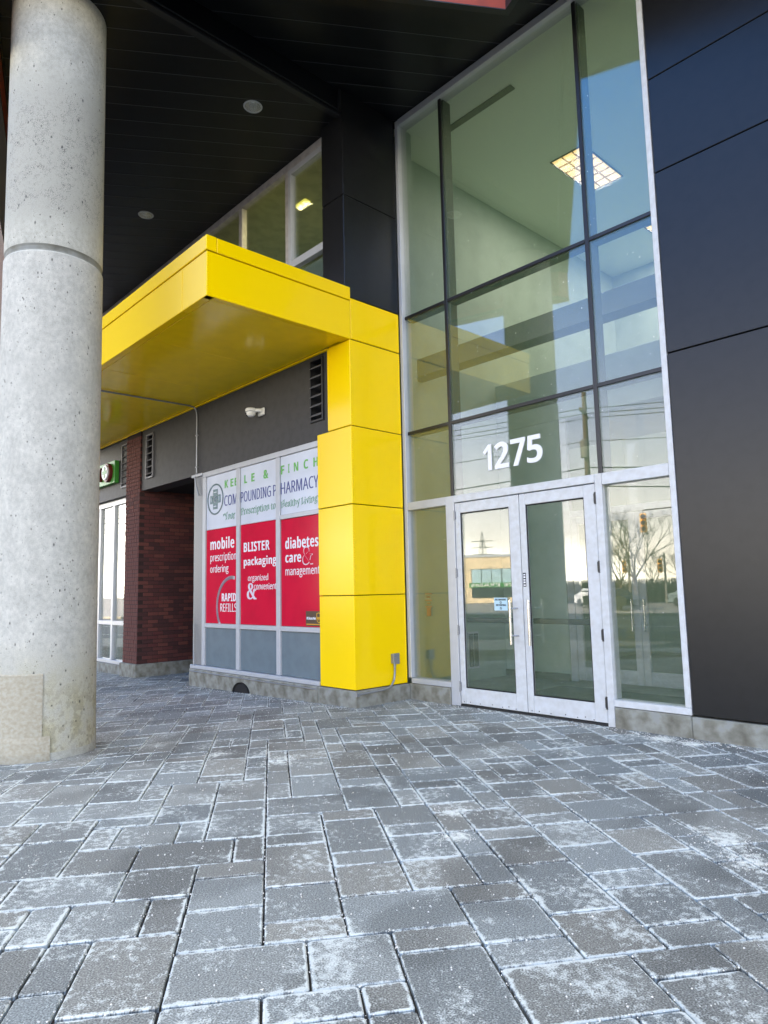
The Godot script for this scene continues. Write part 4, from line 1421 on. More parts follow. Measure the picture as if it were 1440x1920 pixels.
func build_entrance() -> void:
	var t := thing("glass_entrance", "tall glazed entrance wall with white double doors numbered 1275", "entrance", Vector3(-4.6, 0, -6.45))
	# light perimeter frame
	obj("side_jamb", bx(-6.432, -6.375, 0.27, 8.03, -6.56, -6.385, 0.004), M.aluminium, t)
	obj("side_jamb", bx(-2.842, -2.785, 0.27, 7.94, -6.56, -6.385, 0.004), M.door_white, t)
	obj("head_rail", bx(-6.374, -2.785, 7.945, 8.04, -6.56, -6.385, 0.004), M.aluminium, t)
	# dark capless mullions and transoms above the door head
	for x in [-5.62, -3.58]:
		obj("mullion", bx(x - 0.024, x + 0.024, 2.552, 7.943, -6.448, -6.428, 0.004), M.black_mullion, t)
		obj("mullion_box", bx(x - 0.032, x + 0.032, 2.552, 7.943, -6.62, -6.472, 0.003), M.lobby_beam, t)
	var cols := [[-6.372, -5.646], [-5.594, -3.606], [-3.554, -2.844]]
	var rows := [[2.552, 3.468], [3.512, 5.085], [5.129, 7.943]]
	for c in cols:
		for y in [3.49, 5.107]:
			obj("transom", bx(c[0], c[1], y - 0.022, y + 0.022, -6.448, -6.427, 0.004), M.black_mullion, t)
			obj("transom_box", bx(c[0], c[1], y - 0.03, y + 0.03, -6.60, -6.472, 0.003), M.lobby_beam, t)
		for q in rows:
			pane(t, c[0], c[1], q[0], q[1])
	# light lower storey members
	obj("door_head", bx(-5.56, -3.63, 2.462, 2.55, -6.55, -6.388, 0.004), M.door_white, t)
	obj("sidelight_head", bx(-6.373, -5.702, 2.445, 2.55, -6.55, -6.39, 0.004), M.aluminium, t)
	obj("sidelight_head", bx(-3.548, -2.843, 2.43, 2.55, -6.55, -6.39, 0.004), M.door_white, t)
	obj("door_jamb", bx(-5.70, -5.562, 0.0, 2.55, -6.55, -6.388, 0.004), M.aluminium, t)
	obj("door_jamb", bx(-3.628, -3.55, 0.0, 2.55, -6.55, -6.388, 0.004), M.door_white, t)
	obj("sill", bx(-6.374, -5.702, 0.205, 0.268, -6.55, -6.38, 0.004), M.aluminium, t)
	obj("sill", bx(-3.548, -2.785, 0.205, 0.268, -6.55, -6.38, 0.004), M.door_white, t)
	pane(t, -6.373, -5.702, 0.27, 2.443)
	pane(t, -3.548, -2.843, 0.27, 2.428)
	obj("threshold", bx(-5.56, -3.63, -0.05, 0.022, -6.54, -6.395), M.dark_metal, t)
	# doors
	var defs := [[-5.555, -4.598, -5.478, -4.742], [-4.590, -3.634, -4.512, -3.772]]
	for k in 2:
		var a: float = defs[k][0]
		var b: float = defs[k][1]
		var ga: float = defs[k][2]
		var gb: float = defs[k][3]
		var fr := begin()
		box(fr, Vector3(a, 0.03, -6.45), Vector3(ga, 2.452, -6.398), 0.004)
		box(fr, Vector3(gb, 0.03, -6.45), Vector3(b, 2.452, -6.398), 0.004)
		box(fr, Vector3(ga + 0.0005, 0.03, -6.448), Vector3(gb - 0.0005, 0.215, -6.400), 0.004)
		box(fr, Vector3(ga + 0.0005, 2.325, -6.448), Vector3(gb - 0.0005, 2.452, -6.400), 0.004)
		var d := obj("door", fr, M.door_white, t)
		tagged(d, "left white door leaf with a pale blue notice" if k == 0 else "right white door leaf")
		obj("glass_pane", bx(ga, gb, 0.216, 2.324, -6.426, -6.42), M.glass, d)
		obj("glass_pane", bx(ga, gb, 0.216, 2.324, -6.444, -6.438), M.glass, d)
		var gk := begin()
		for q in [[ga, ga + 0.012, 0.216, 2.324], [gb - 0.012, gb, 0.216, 2.324], [ga + 0.0125, gb - 0.0125, 0.216, 0.228], [ga + 0.0125, gb - 0.0125, 2.312, 2.324]]:
			box(gk, Vector3(q[0], q[2], -6.419), Vector3(q[1], q[3], -6.412))
		obj("gasket", gk, M.rubber, d)
		var hx := -4.712 if k == 0 else -4.462
		var sx := -4.672 if k == 0 else -4.535
		var h := begin()
		tube(h, [Vector3(hx, 0.765, -6.305), Vector3(hx, 1.26, -6.305)], 0.014, 12)
		tube(h, [Vector3(hx, 0.86, -6.312), Vector3(lerpf(hx, sx, 0.5), 0.86, -6.36), Vector3(sx, 0.86, -6.402)], 0.010, 10)
		tube(h, [Vector3(hx, 1.165, -6.312), Vector3(lerpf(hx, sx, 0.5), 1.165, -6.36), Vector3(sx, 1.165, -6.402)], 0.010, 10)
		obj("pull_handle", h, M.steel, d)
		obj("panic_bar", bx(ga - 0.03, gb + 0.03, 0.99, 1.05, -6.54, -6.49, 0.01), M.dark_metal, d)
		for y in [0.23, 0.90, 1.59, 2.30]:
			var hst := begin()
			var px: float = a - 0.004 if k == 0 else b + 0.004
			tube(hst, [Vector3(px, y - 0.055, -6.388), Vector3(px, y + 0.055, -6.388)], 0.010, 10)
			tube(hst, [Vector3(px, y - 0.062, -6.388), Vector3(px, y - 0.056, -6.388)], 0.012, 10)
			tube(hst, [Vector3(px, y + 0.056, -6.388), Vector3(px, y + 0.062, -6.388)], 0.012, 10)
			box(hst, Vector3(px - 0.022, y - 0.05, -6.399), Vector3(px + 0.022, y + 0.05, -6.394))
			obj("hinge", hst, M.galvanised if k == 0 else M.dark_metal, d)
		var scr := begin()
		for q in 7:
			var xx := lerpf(a + 0.05, b - 0.05, (q + 0.3 * sin(q * 5.0)) / 6.5)
			lathe(scr, Vector3(xx, 0.055 + 0.012 * sin(q * 3.0), -6.3975), [Vector2(0, 0.002), Vector2(0.005, 0.0015), Vector2(0.0065, 0.0)], 8, Basis(Vector3.RIGHT, PI / 2))
		obj("screw_head", scr, M.dark_metal, d)
		if k == 0:
			var nt := tagged(obj("notice", bx(-5.015, -4.825, 1.138, 1.285, -6.4195, -6.4175), M.notice_blue, d), "pale blue no smoking and no vaping notice")
			lettering(nt as Node3D, "NO SMOKING", Vector3(-4.995, 1.252, -6.416), 0.15, 0.022, M.ink_black, true, "Droid Sans", 0.0, 0.002)
			lettering(nt as Node3D, "NO VAPING", Vector3(-4.988, 1.190, -6.416), 0.14, 0.022, M.ink_black, true, "Droid Sans", 0.0, 0.002)
			var ic := begin()
			for cy in [1.231, 1.164]:
				ribbon(ic, arc(Vector2(-4.92, cy), 0.013, 0.013, 0, TAU, 14), 0.004, -6.416, 0.001)
				ribbon(ic, [Vector2(-4.929, cy + 0.009), Vector2(-4.911, cy - 0.009)], 0.004, -6.4155, 0.001)
			obj("symbol", ic, M.ink_black, nt)
		else:
			var sk := obj("door_sticker", bx(-4.578, -4.540, 1.405, 1.56, -6.3975, -6.396), M.ink_black, d)
			var wb := begin()
			for q in 5:
				box(wb, Vector3(-4.571, 1.415 + q * 0.029, -6.3955), Vector3(-4.547, 1.430 + q * 0.029 + 0.004 * (q % 2), -6.395))
			obj("sticker_print", wb, M.ink_white, sk)
	# house number on the pane over the doors
	var dg := ["1", "2", "7", "5"]
	var xs := [-5.105, -4.935, -4.700, -4.475]
	var ws := [0.125, 0.205, 0.205, 0.205]
	for k in 4:
		lettering(t, dg[k], Vector3(xs[k], 2.795, -6.436), ws[k], 0.315, M.ink_white, true, "Droid Sans", 0.0, 0.012, Basis.IDENTITY, "house_number")
	# vinyl opening times on the left sidelight
	var vin := begin()
	for k in 5:
		var wv: float = [0.115, 0.075, 0.11, 0.06, 0.12][k]
		box(vin, Vector3(-6.085 - wv * 0.5, 1.335 - k * 0.041, -6.439), Vector3(-6.085 + wv * 0.5, 1.350 - k * 0.041, -6.437))
	obj("vinyl_lines", vin, M.tan_vinyl, t)
	obj("vinyl_square", bx(-6.12, -6.05, 1.06, 1.165, -6.439, -6.437), M.tan_vinyl, t)
	# plinths
	obj("concrete_plinth", bx(-6.40, -5.705, -0.2, 0.2, -6.75, -6.372, 0.01), M.concrete, t)
	obj("concrete_plinth", bx(-3.545, -2.79, -0.2, 0.2, -6.75, -6.372, 0.01), M.concrete, t)
	# flecks of blown salt dried onto the panes
	var fl := QuadMesh.new()
	fl.size = Vector2(1, 1)
	fl.material = M.salt
	var mm := MultiMesh.new()
	mm.transform_format = MultiMesh.TRANSFORM_3D
	mm.mesh = fl
	rng.seed = 505
	mm.instance_count = 900
	for k in 900:
		var s := 0.002 + 0.007 * pow(rng.randf(), 3.0)
		mm.set_instance_transform(k, Transform3D(Basis(Vector3.BACK, rng.randf() * TAU).scaled(Vector3(s, s * rng.randf_range(0.5, 1.2), 1)), Vector3(rng.randf_range(-6.36, -2.86), rng.randf_range(0.3, 7.9), -6.437)))
	var mi := MultiMeshInstance3D.new()
	mi.multimesh = mm
	add_named(mi, "salt_flecks", t)
	mi.position = -t.position
	mi.set_meta("kind", "stuff")

func build_right_wall() -> void:
	var t := thing("dark_panel_wall", "near-black panelled wall to the right of the glass entrance", "wall", Vector3(0, 0, -6.4))
	var ys := [0.205, 3.612, 5.465, 6.47, 8.2]
	var xs := [-2.778, 0.20, 3.2]
	for k in 4:
		for j in 2:
			obj("cladding_panel", bx(xs[j] + 0.003, xs[j + 1] - 0.003, ys[k] + 0.005, ys[k + 1] - 0.005, -6.44, -6.385, 0.005), M.dark_panel, t)
	obj("backing_frame", bx(-2.76, 3.2, 0.21, 8.2, -6.60, -6.442), M.black_gap, t)
	obj("concrete_plinth", bx(-2.787, 3.2, -0.2, 0.195, -6.75, -6.372, 0.01), M.concrete, t)

# ---------------------------------------------------------------- lobby
func troffer(x0: float, x1: float, z0: float, z1: float, y: float, label: String) -> void:
	var t := thing("ceiling_light", label, "ceiling light", Vector3((x0 + x1) * 0.5, y, (z0 + z1) * 0.5), "lobby ceiling lights")
	var fr := begin()
	for q in [[x0 - 0.02, x0, z0 - 0.02, z1 + 0.02], [x1, x1 + 0.02, z0 - 0.02, z1 + 0.02], [x0, x1, z0 - 0.02, z0], [x0, x1, z1, z1 + 0.02]]:
		box(fr, Vector3(q[0], y - 0.012, q[2]), Vector3(q[1], y + 0.002, q[3]))
	obj("frame", fr, M.lobby_beam, t)
	obj("lit_panel", bx(x0, x1, y - 0.004, y, z0, z1), M.lamp_panel, t)
	# parabolic louvre of curved blades
	for k in range(1, 3):
		var x := lerpf(x0, x1, k / 3.0)
		obj("louvre_blade", bx(x - 0.007, x + 0.007, y - 0.03, y - 0.006, z0 + 0.002, z1 - 0.002), M.louvre_gold, t)
	for k in range(1, 6):
		var z := lerpf(z0, z1, k / 6.0)
		for j in 3:
			var xa := lerpf(x0, x1, j / 3.0) + 0.006
			var xb := lerpf(x0, x1, (j + 1) / 3.0) - 0.006
			obj("louvre_blade", bx(xa, xb, y - 0.028, y - 0.006, z - 0.007, z + 0.007), M.louvre_gold, t)
	var l := AreaLight3D.new()
	l.name = "lobby_light"
	l.area_size = Vector2(x1 - x0, z1 - z0)
	l.light_energy = 1.5
	l.light_color = Color(1.0, 0.97, 0.92)
	l.shadow_enabled = true
	l.set("area_range", 25.0)
	l.set("area_attenuation", 2.0)
	add_child(l, true)
	l.position = Vector3((x0 + x1) * 0.5, y - 0.035, (z0 + z1) * 0.5)
	l.rotation = Vector3(-PI / 2, 0, 0)

func build_lobby() -> void:
	var t := thing("lobby", "pale green painted entrance lobby behind the glass wall", "lobby", Vector3(-4.7, 0, -9))
	obj("floor", bx(-6.94, -2.52, -0.25, 0.004, -13.44, -6.56), M.lobby_floor, t)
	obj("side_wall", bx(-6.96, -6.85, 0.005, 8.0, -13.42, -6.62), M.lobby_wall, t)
	obj("side_wall", bx(-6.848, -6.44, 0.20, 8.0, -6.72, -6.57), M.lobby_wall, t)
	obj("side_wall", bx(-2.64, -2.51, 0.005, 8.0, -13.42, -6.62), M.lobby_wall, t)
	obj("back_wall", bx(-6.849, -2.641, 0.005, 8.0, -13.42, -13.3), M.lobby_wall, t)
	obj("ceiling", bx(-6.97, -2.50, 8.004, 8.12, -13.44, -6.57), M.lobby_ceiling, t)
	obj("cross_beam", bx(-6.848, -2.642, 4.47, 4.74, -7.25, -7.0, 0.006), M.lobby_beam, t)
	obj("slot_diffuser", bx(-6.02, -4.86, 7.985, 8.002, -7.10, -7.0), M.lobby_beam, t)
	obj("vestibule_bulkhead", bx(-6.848, -2.642, 3.95, 4.75, -11.19, -9.02, 0.006), M.lobby_wall, t)
	obj("skirting", bx(-6.848, -5.68, 0.006, 0.11, -9.02, -9.0), M.lobby_floor, t)
	obj("vestibule_wall", bx(-6.848, -5.68, 0.006, 3.948, -9.12, -9.021), M.lobby_wall, t)
	obj("floor_mat", bx(-5.5, -3.3, 0.005, 0.016, -8.5, -6.75), M.rubber, t)
	var v := obj("wall_grille", bx(-6.849, -6.835, 0.19, 0.74, -8.33, -8.07), M.aluminium, t)
	for k in 2:
		obj("grille_slot", bx(-6.834, -6.831, 0.22, 0.71, -8.31 + 0.115 * k, -8.21 + 0.115 * k), M.dark_metal, v)
	troffer(-5.44, -4.89, -10.02, -8.85, 8.0, "lit square-celled ceiling light in the lobby, seen through the upper glass")
	troffer(-5.39, -4.84, -13.02, -11.86, 8.0, "second lobby ceiling light, mostly hidden by the right edge of the glass")
	# inner pair of doors
	var d := thing("inner_doors", "inner pair of white framed glass doors across the lobby", "door", Vector3(-4.55, 0, -9.05))
	obj("frame_post", bx(-5.67, -5.56, 0.01, 3.94, -9.10, -9.02, 0.004), M.door_white, d)
	obj("frame_post", bx(-3.55, -3.44, 0.01, 3.94, -9.10, -9.02, 0.004), M.door_white, d)
	obj("frame_head", bx(-5.558, -3.552, 2.42, 2.52, -9.10, -9.02, 0.004), M.door_white, d)
	obj("frame_head", bx(-3.438, -2.65, 2.42, 2.52, -9.10, -9.02, 0.004), M.door_white, d)
	obj("glass_pane", bx(-5.558, -3.552, 2.522, 3.94, -9.063, -9.057), M.glass, d)
	obj("glass_pane", bx(-3.438, -2.65, 2.522, 3.94, -9.063, -9.057), M.glass, d)
	obj("glass_pane", bx(-3.438, -2.65, 0.02, 2.418, -9.063, -9.057), M.glass, d)
	for k in 2:
		var a := -5.553 if k == 0 else -4.547
		var b := -4.553 if k == 0 else -3.556
		var fr := begin()
		box(fr, Vector3(a, 0.03, -9.085), Vector3(a + 0.10, 2.415, -9.035), 0.004)
		box(fr, Vector3(b - 0.10, 0.03, -9.085), Vector3(b, 2.415, -9.035), 0.004)
		box(fr, Vector3(a + 0.101, 0.03, -9.083), Vector3(b - 0.101, 0.22, -9.037), 0.004)
		box(fr, Vector3(a + 0.101, 2.31, -9.083), Vector3(b - 0.101, 2.415, -9.037), 0.004)
		var leaf := obj("door", fr, M.door_white, d)
		obj("glass_pane", bx(a + 0.101, b - 0.101, 0.221, 2.309, -9.063, -9.057), M.glass, leaf)
		var hx := -4.64 if k == 0 else -4.46
		var h := begin()
		tube(h, [Vector3(hx, 0.77, -8.96), Vector3(hx, 1.20, -8.96)], 0.014, 10)
		for y in [0.85, 1.12]:
			tube(h, [Vector3(hx, y, -8.962), Vector3(hx, y, -9.036)], 0.009, 8)
		obj("pull_handle", h, M.steel, leaf)

# ---------------------------------------------------------------- what the glass mirrors: the street behind the camera
const S1 := Vector3(0.932, 0, 0.362)
const S2 := Vector3(-0.362, 0, 0.932)
func street_pt(a: float, b: float, y: float) -> Vector3:
	return S1 * a + S2 * b + Vector3(0, y, 0)

func slab(st: SurfaceTool, a0: float, a1: float, b0: float, b1: float, y0: float, y1: float, e := 0.0) -> void:
	box(st, Vector3(a0, y0, b0), Vector3(a1, y1, b1), e, Transform3D(Basis(S1, Vector3.UP, S2), Vector3.ZERO))

func limb(st: SurfaceTool, p: Vector3, d: Vector3, l: float, r: float, depth: int) -> void:
	var pts := [p]
	var rad := [r]
	var q := p
	var dd := d
	var n := 3
	for k in n:
		dd = (dd + Vector3(rng.randf_range(-1, 1), rng.randf_range(-0.5, 0.9), rng.randf_range(-1, 1)) * 0.16).normalized()
		q += dd * l / n
		pts.append(q)
		rad.append(r * lerpf(1.0, 0.62, float(k + 1) / n))
	tube(st, pts, rad, 5 if depth > 2 else 3, false)
	if depth <= 0:
		return
	var kids := 3 if depth > 1 else 4
	for k in kids:
		var ax := Vector3(rng.randf_range(-1, 1), rng.randf_range(-0.2, 0.7), rng.randf_range(-1, 1)).normalized()
		var nd := (dd * 0.9 + ax * 0.75).normalized()
		var at: Vector3 = pts[n] if k < 2 else pts[2]
		limb(st, at, nd, l * rng.randf_range(0.62, 0.82), r * 0.58, depth - 1)

func bare_tree(at: Vector3, h: float, seed_: int, label: String) -> void:
	rng.seed = seed_
	var t := thing("bare_tree", label, "tree", at, "bare winter trees across the street")
	var st := begin()
	tube(st, [at + Vector3(0, -0.3, 0), at + Vector3(0.03, h * 0.12, 0.02), at + Vector3(0, h * 0.26, 0)], [h * 0.028, h * 0.021, h * 0.017], 8)
	obj("trunk", st, M.bark, t)
	st = begin()
	for k in 5:
		var a := TAU * k / 5.0 + rng.randf()
		limb(st, at + Vector3(0, h * rng.randf_range(0.2, 0.27), 0), Vector3(cos(a) * 0.6, 1.0, sin(a) * 0.6).normalized(), h * 0.25, h * 0.009, 5 if seed_ == 61 else 4)
	obj("crown", st, M.bark, t)

func signal_head(t: Node3D, at: Vector3, s: float) -> void:
	# three-lamp head with visors, facing the camera side
	var st := begin()
	var B := Basis(S1, Vector3.UP, S2)
	box(st, Vector3(-0.18, -0.55, -0.12) * s, Vector3(0.18, 0.55, 0.12) * s, 0.03, Transform3D(B, at))
	var hd := obj("signal_head", st, M.signal_yellow, t)
	for k in 3:
		var c := at + Vector3(0, (0.35 - 0.35 * k) * s, 0) - S2 * 0.125 * s
		var v := begin()
		lathe(v, c, [Vector2(0.145, 0.0), Vector2(0.15, 0.16)], 14, B * Basis(Vector3.RIGHT, -PI / 2) * Basis.from_scale(Vector3.ONE * s))
		obj("visor", v, M.signal_yellow, hd)
		v = begin()
		lathe(v, c, [Vector2(0.0, 0.01), Vector2(0.13, 0.005)], 14, B * Basis(Vector3.RIGHT, -PI / 2) * Basis.from_scale(Vector3.ONE * s))
		obj("lens", v, M.dark_metal, hd)

func build_street() -> void:
	# walk, kerb, road
	var st := begin()
	slab(st, -60, 50, 4.2, 7.6, -0.35, -0.12)
	struct("sidewalk", st, M.kerb)
	st = begin()
	slab(st, -70, 60, 7.75, 27.0, -0.6, -0.255)
	struct("road", st, M.asphalt)
	for k in 3:
		st = begin()
		slab(st, -70, 60, [11.2, 17.2, 23.2][k], [11.32, 17.36, 23.32][k], -0.3, -0.251)
		struct("road_marking", st, M.road_paint)
	st = begin()
	slab(st, -70, 60, 7.6, 7.75, -0.5, -0.11, 0.02)
	struct("kerb", st, M.kerb)
	st = begin()
	slab(st, -70, 60, 27.0, 27.15, -0.5, -0.11, 0.02)
	struct("kerb", st, M.kerb)
	# ploughed snow between the paving and the walk
	st = begin()
	var nz := noise(88, 0.9, 4)
	var na := 110
	var nb := 12
	for i in na:
		for j in nb:
			var p := []
			for q in [[0, 0], [1, 0], [1, 1], [0, 1]]:
				var a: float = -40.0 + (i + q[0]) * 0.45
				var b: float = 2.0 + (j + q[1]) * 2.2 / nb
				var k: float = sin(PI * (j + q[1]) / nb)
				p.append(street_pt(a, b, -0.16 + k * (0.16 + 0.16 * nz.get_noise_2d(a, b * 3.0))))
			if p[0].x > 3.0:
				continue
			quad(st, p[0], p[1], p[2], p[3], Vector3.UP)
	var sb := obj("snow_bank", st, M.snow_dirty, self)
	sb.set_meta("label", "dirty ploughed snow ridge along the edge of the paving")
	sb.set_meta("category", "snow")
	# trees
	bare_tree(Vector3(-25.2, -0.2, 36.6), 8.2, 61, "tall bare tree mirrored behind the hanging traffic signal")
	bare_tree(Vector3(-29.5, -0.2, 42.5), 7.0, 62, "bare tree mirrored left of the tall one")
	bare_tree(Vector3(-21.5, -0.2, 41.0), 6.6, 63, "bare tree mirrored right of the tall one")
	bare_tree(Vector3(-28.0, -0.2, 52.0), 6.0, 64, "small bare tree mirrored at the back")
	bare_tree(Vector3(-36.0, -0.2, 62.0), 6.5, 65, "farthest bare tree mirrored beyond the others")
	# hedge mass behind the junction
	var hd := obj("hedge", hedge_shape(), M.bark, self)
	hd.set_meta("label", "low dark bare hedge mirrored below the trees")
	hd.set_meta("category", "hedge")
	hd.set_meta("kind", "stuff")
	# signals
	var sp := [[Vector3(-18.6, -0.15, 25.1), 4.95, 1.0, "yellow traffic signal hanging in front of the tall bare tree"], [Vector3(-25.6, -0.15, 41.8), 2.9, 1.0, "low yellow traffic signal mirrored right of the tall bare tree"], [Vector3(-28.1, -0.15, 40.6), 2.9, 0.9, "small yellow traffic signal mirrored at left"]]
	for q in sp:
		var at: Vector3 = q[0]
		var t := thing("traffic_signal", q[3], "traffic signal", at, "yellow traffic signals at the junction")
		var hp := Vector3(at.x, q[1], at.z)
		signal_head(t, hp, q[2])
		var ps := begin()
		var foot := at + S1 * (2.6 if q[1] > 4.0 else 0.35)
		tube(ps, [foot, foot + Vector3(0, q[1] + 1.2, 0)], [0.11, 0.08], 8)
		tube(ps, [foot + Vector3(0, q[1] + 1.0, 0), hp + Vector3(0, 0.75, 0), hp + Vector3(0, 0.5, 0)], 0.05, 6)
		obj("pole", ps, M.pole_grey, t)
	# utility pole and wires along the street
	var pb := Vector3(-17.1, -0.2, 16.6)
	var up := thing("utility_pole", "wooden utility pole with crossarm mirrored over the doors", "utility pole", pb)
	var pst := begin()
	tube(pst, [pb, pb + Vector3(0, 5, 0), pb + Vector3(0.05, 11.0, 0)], [0.17, 0.15, 0.11], 10)
	obj("pole", pst, M.wood_pole, up)
	pst = begin()
	box(pst, Vector3(-0.06, 9.9, -1.1) + Vector3.ZERO, Vector3(0.06, 10.02, 1.1), 0.01, Transform3D(Basis(S1, Vector3.UP, S2), pb))
	obj("crossarm", pst, M.wood_pole, up)
	pst = begin()
	lathe(pst, pb + S2 * -0.35 + Vector3(0, 7.7, 0), [Vector2(0, 0), Vector2(0.2, 0.02), Vector2(0.22, 0.8), Vector2(0.12, 0.92), Vector2(0, 0.95)], 14)
	obj("transformer", pst, M.pole_grey, up)
	var k2 := 0
	for q in [[9.95, -1.0, 0.5], [9.95, 0.0, 0.55], [9.95, 1.0, 0.5], [8.6, 0.1, 0.7], [7.3, 0.15, 0.9], [6.9, 0.15, 0.8], [6.4, 0.15, 1.0]]:
		var ws := begin()
		for side in [-1.0, 1.0]:
			var pts := []
			var a: Vector3 = pb + S2 * q[1] + Vector3(0, q[0], 0)
			for i in 17:
				var s := i / 16.0
				pts.append(a + S1 * side * 38.0 * s + Vector3(0, -q[2] * 4.0 * s * (1.0 - s), 0))
			tube(ws, pts, 0.018 if k2 < 4 else 0.028, 4)
		obj("wire", ws, M.wire, up)
		k2 += 1
	for a: float in [-38.0, 38.0]:
		var p2 := pb + S1 * a
		var t := thing("utility_pole", "%s wooden utility pole at the far end of the wires" % ("left-hand" if a < 0 else "right-hand"), "utility pole", p2)
		var s2 := begin()
		tube(s2, [p2, p2 + Vector3(0, 5, 0), p2 + Vector3(0.05, 11.0, 0)], [0.17, 0.15, 0.11], 8)
		obj("pole", s2, M.wood_pole, t)
		s2 = begin()
		box(s2, Vector3(-0.06, 9.9, -1.1), Vector3(0.06, 10.02, 1.1), 0.01, Transform3D(Basis(S1, Vector3.UP, S2), p2))
		obj("crossarm", s2, M.wood_pole, t)
	# low beige plaza with a green eye-exam sign
	var o := Vector3(-51.97, -0.3, 47.98)
	var tx := Vector3(0.781, 0, 0.625)      # to the reader's left when facing the front
	var nrm := Vector3(0.625, 0, -0.781)
	var Bp := Basis(-tx, Vector3.UP, nrm)
	var pl := thing("beige_plaza", "low beige commercial building with a green eye exam sign, mirrored in the left door", "building", o)
	var T := Transform3D(Bp, o)
	var w := begin()
	box(w, Vector3(-9.5, 0, -12), Vector3(14, 5.45, -0.05), 0.0, T)
	obj("wall", w, M.plaza_beige, pl)
	w = begin()
	box(w, Vector3(-9.6, 5.25, -12), Vector3(14.1, 5.55, 0.05), 0.0, T)
	obj("parapet", w, M.film_white, pl)
	for k in 2:
		var xx := -5.6 + 8.5 * k
		w = begin()
		box(w, Vector3(xx, 0.6, -0.05), Vector3(xx + 4.6, 3.9, 0.02), 0.0, T)
		var wn := obj("window", w, M.dark_metal, pl)
		for j in 4:
			w = begin()
			box(w, Vector3(xx + 1.15 * j + 0.05, 2.2, 0.021), Vector3(xx + 1.15 * j + 1.1, 3.85, 0.04), 0.0, T)
			obj("pane", w, M.notice_blue, wn)
	w = begin()
	box(w, Vector3(-6.6, 1.75, 0.045), Vector3(-0.7, 2.3, 0.12), 0.0, T)
	var gs := obj("sign_panel", w, M.sign_green, pl)
	lettering(gs, "EYE EXAMS", o + Bp * Vector3(-6.3, 1.85, 0.13), 5.4, 0.36, M.ink_white, true, "Droid Sans", 0.0, 0.03, Bp)
	# transmission pylon far off
	var py := Vector3(-156.6, 0, 182.0)
	var pt := thing("lattice_pylon", "distant lattice power pylon above the beige building", "pylon", py)
	var l := begin()
	for c in [[-1, -1], [1, -1], [1, 1], [-1, 1]]:
		var foot := py + Vector3(c[0], 0, c[1]) * 2.6
		var top := py + Vector3(c[0] * 0.5, 18.5, c[1] * 0.5)
		tube(l, [foot, top, py + Vector3(0, 22, 0)], 0.12, 4)
	for k in 9:
		var s0 := k / 9.0
		var s1 := (k + 1) / 9.0
		for c in [[-1, -1, 1, -1], [1, -1, 1, 1], [1, 1, -1, 1], [-1, 1, -1, -1]]:
			var r0 := lerpf(2.6, 0.5, s0)
			var r1 := lerpf(2.6, 0.5, s1)
			tube(l, [py + Vector3(c[0] * r0, 18.5 * s0, c[1] * r0), py + Vector3(c[2] * r1, 18.5 * s1, c[3] * r1)], 0.07, 3)
			tube(l, [py + Vector3(c[0] * r1, 18.5 * s1, c[1] * r1), py + Vector3(c[2] * r1, 18.5 * s1, c[3] * r1)], 0.07, 3)
	for y in [13.5, 16.0, 18.3]:
		tube(l, [py + S1 * -4.0 + Vector3(0, y, 0), py + S1 * 4.0 + Vector3(0, y, 0)], 0.14, 4)
	obj("lattice", l, M.pole_grey, pt)
	# parked cars beyond the junction
	var cars := [[Vector3(-24.0, -0.25, 31.0), 0.35, "dark_panel", "dark parked car mirrored near the signals"], [Vector3(-28.0, -0.25, 36.0), 0.5, "film_white", "white parked car mirrored behind the dark one"], [Vector3(-21.0, -0.25, 38.0), 0.3, "film_grey", "grey parked car mirrored at right"]]
	for q in cars:
		make_car(q[0], q[1], M[q[2]], q[3])

func hedge_shape() -> SurfaceTool:
	rng.seed = 909
	var st := begin()
	for k in 9000:
		var s := rng.randf_range(-14.0, 9.0)
		var b := rng.randf_range(-0.9, 0.9)
		var base := Vector3(-27.0, -0.2, 49.0) + Vector3(0.9, 0, 0.42) * s + Vector3(-0.42, 0, 0.9) * b
		var h := rng.randf_range(0.9, 2.2)
		var d := Vector3(rng.randf_range(-0.4, 0.4), h, rng.randf_range(-0.4, 0.4))
		tube(st, [base, base + d], [0.03, 0.012], 3, false)
	return st

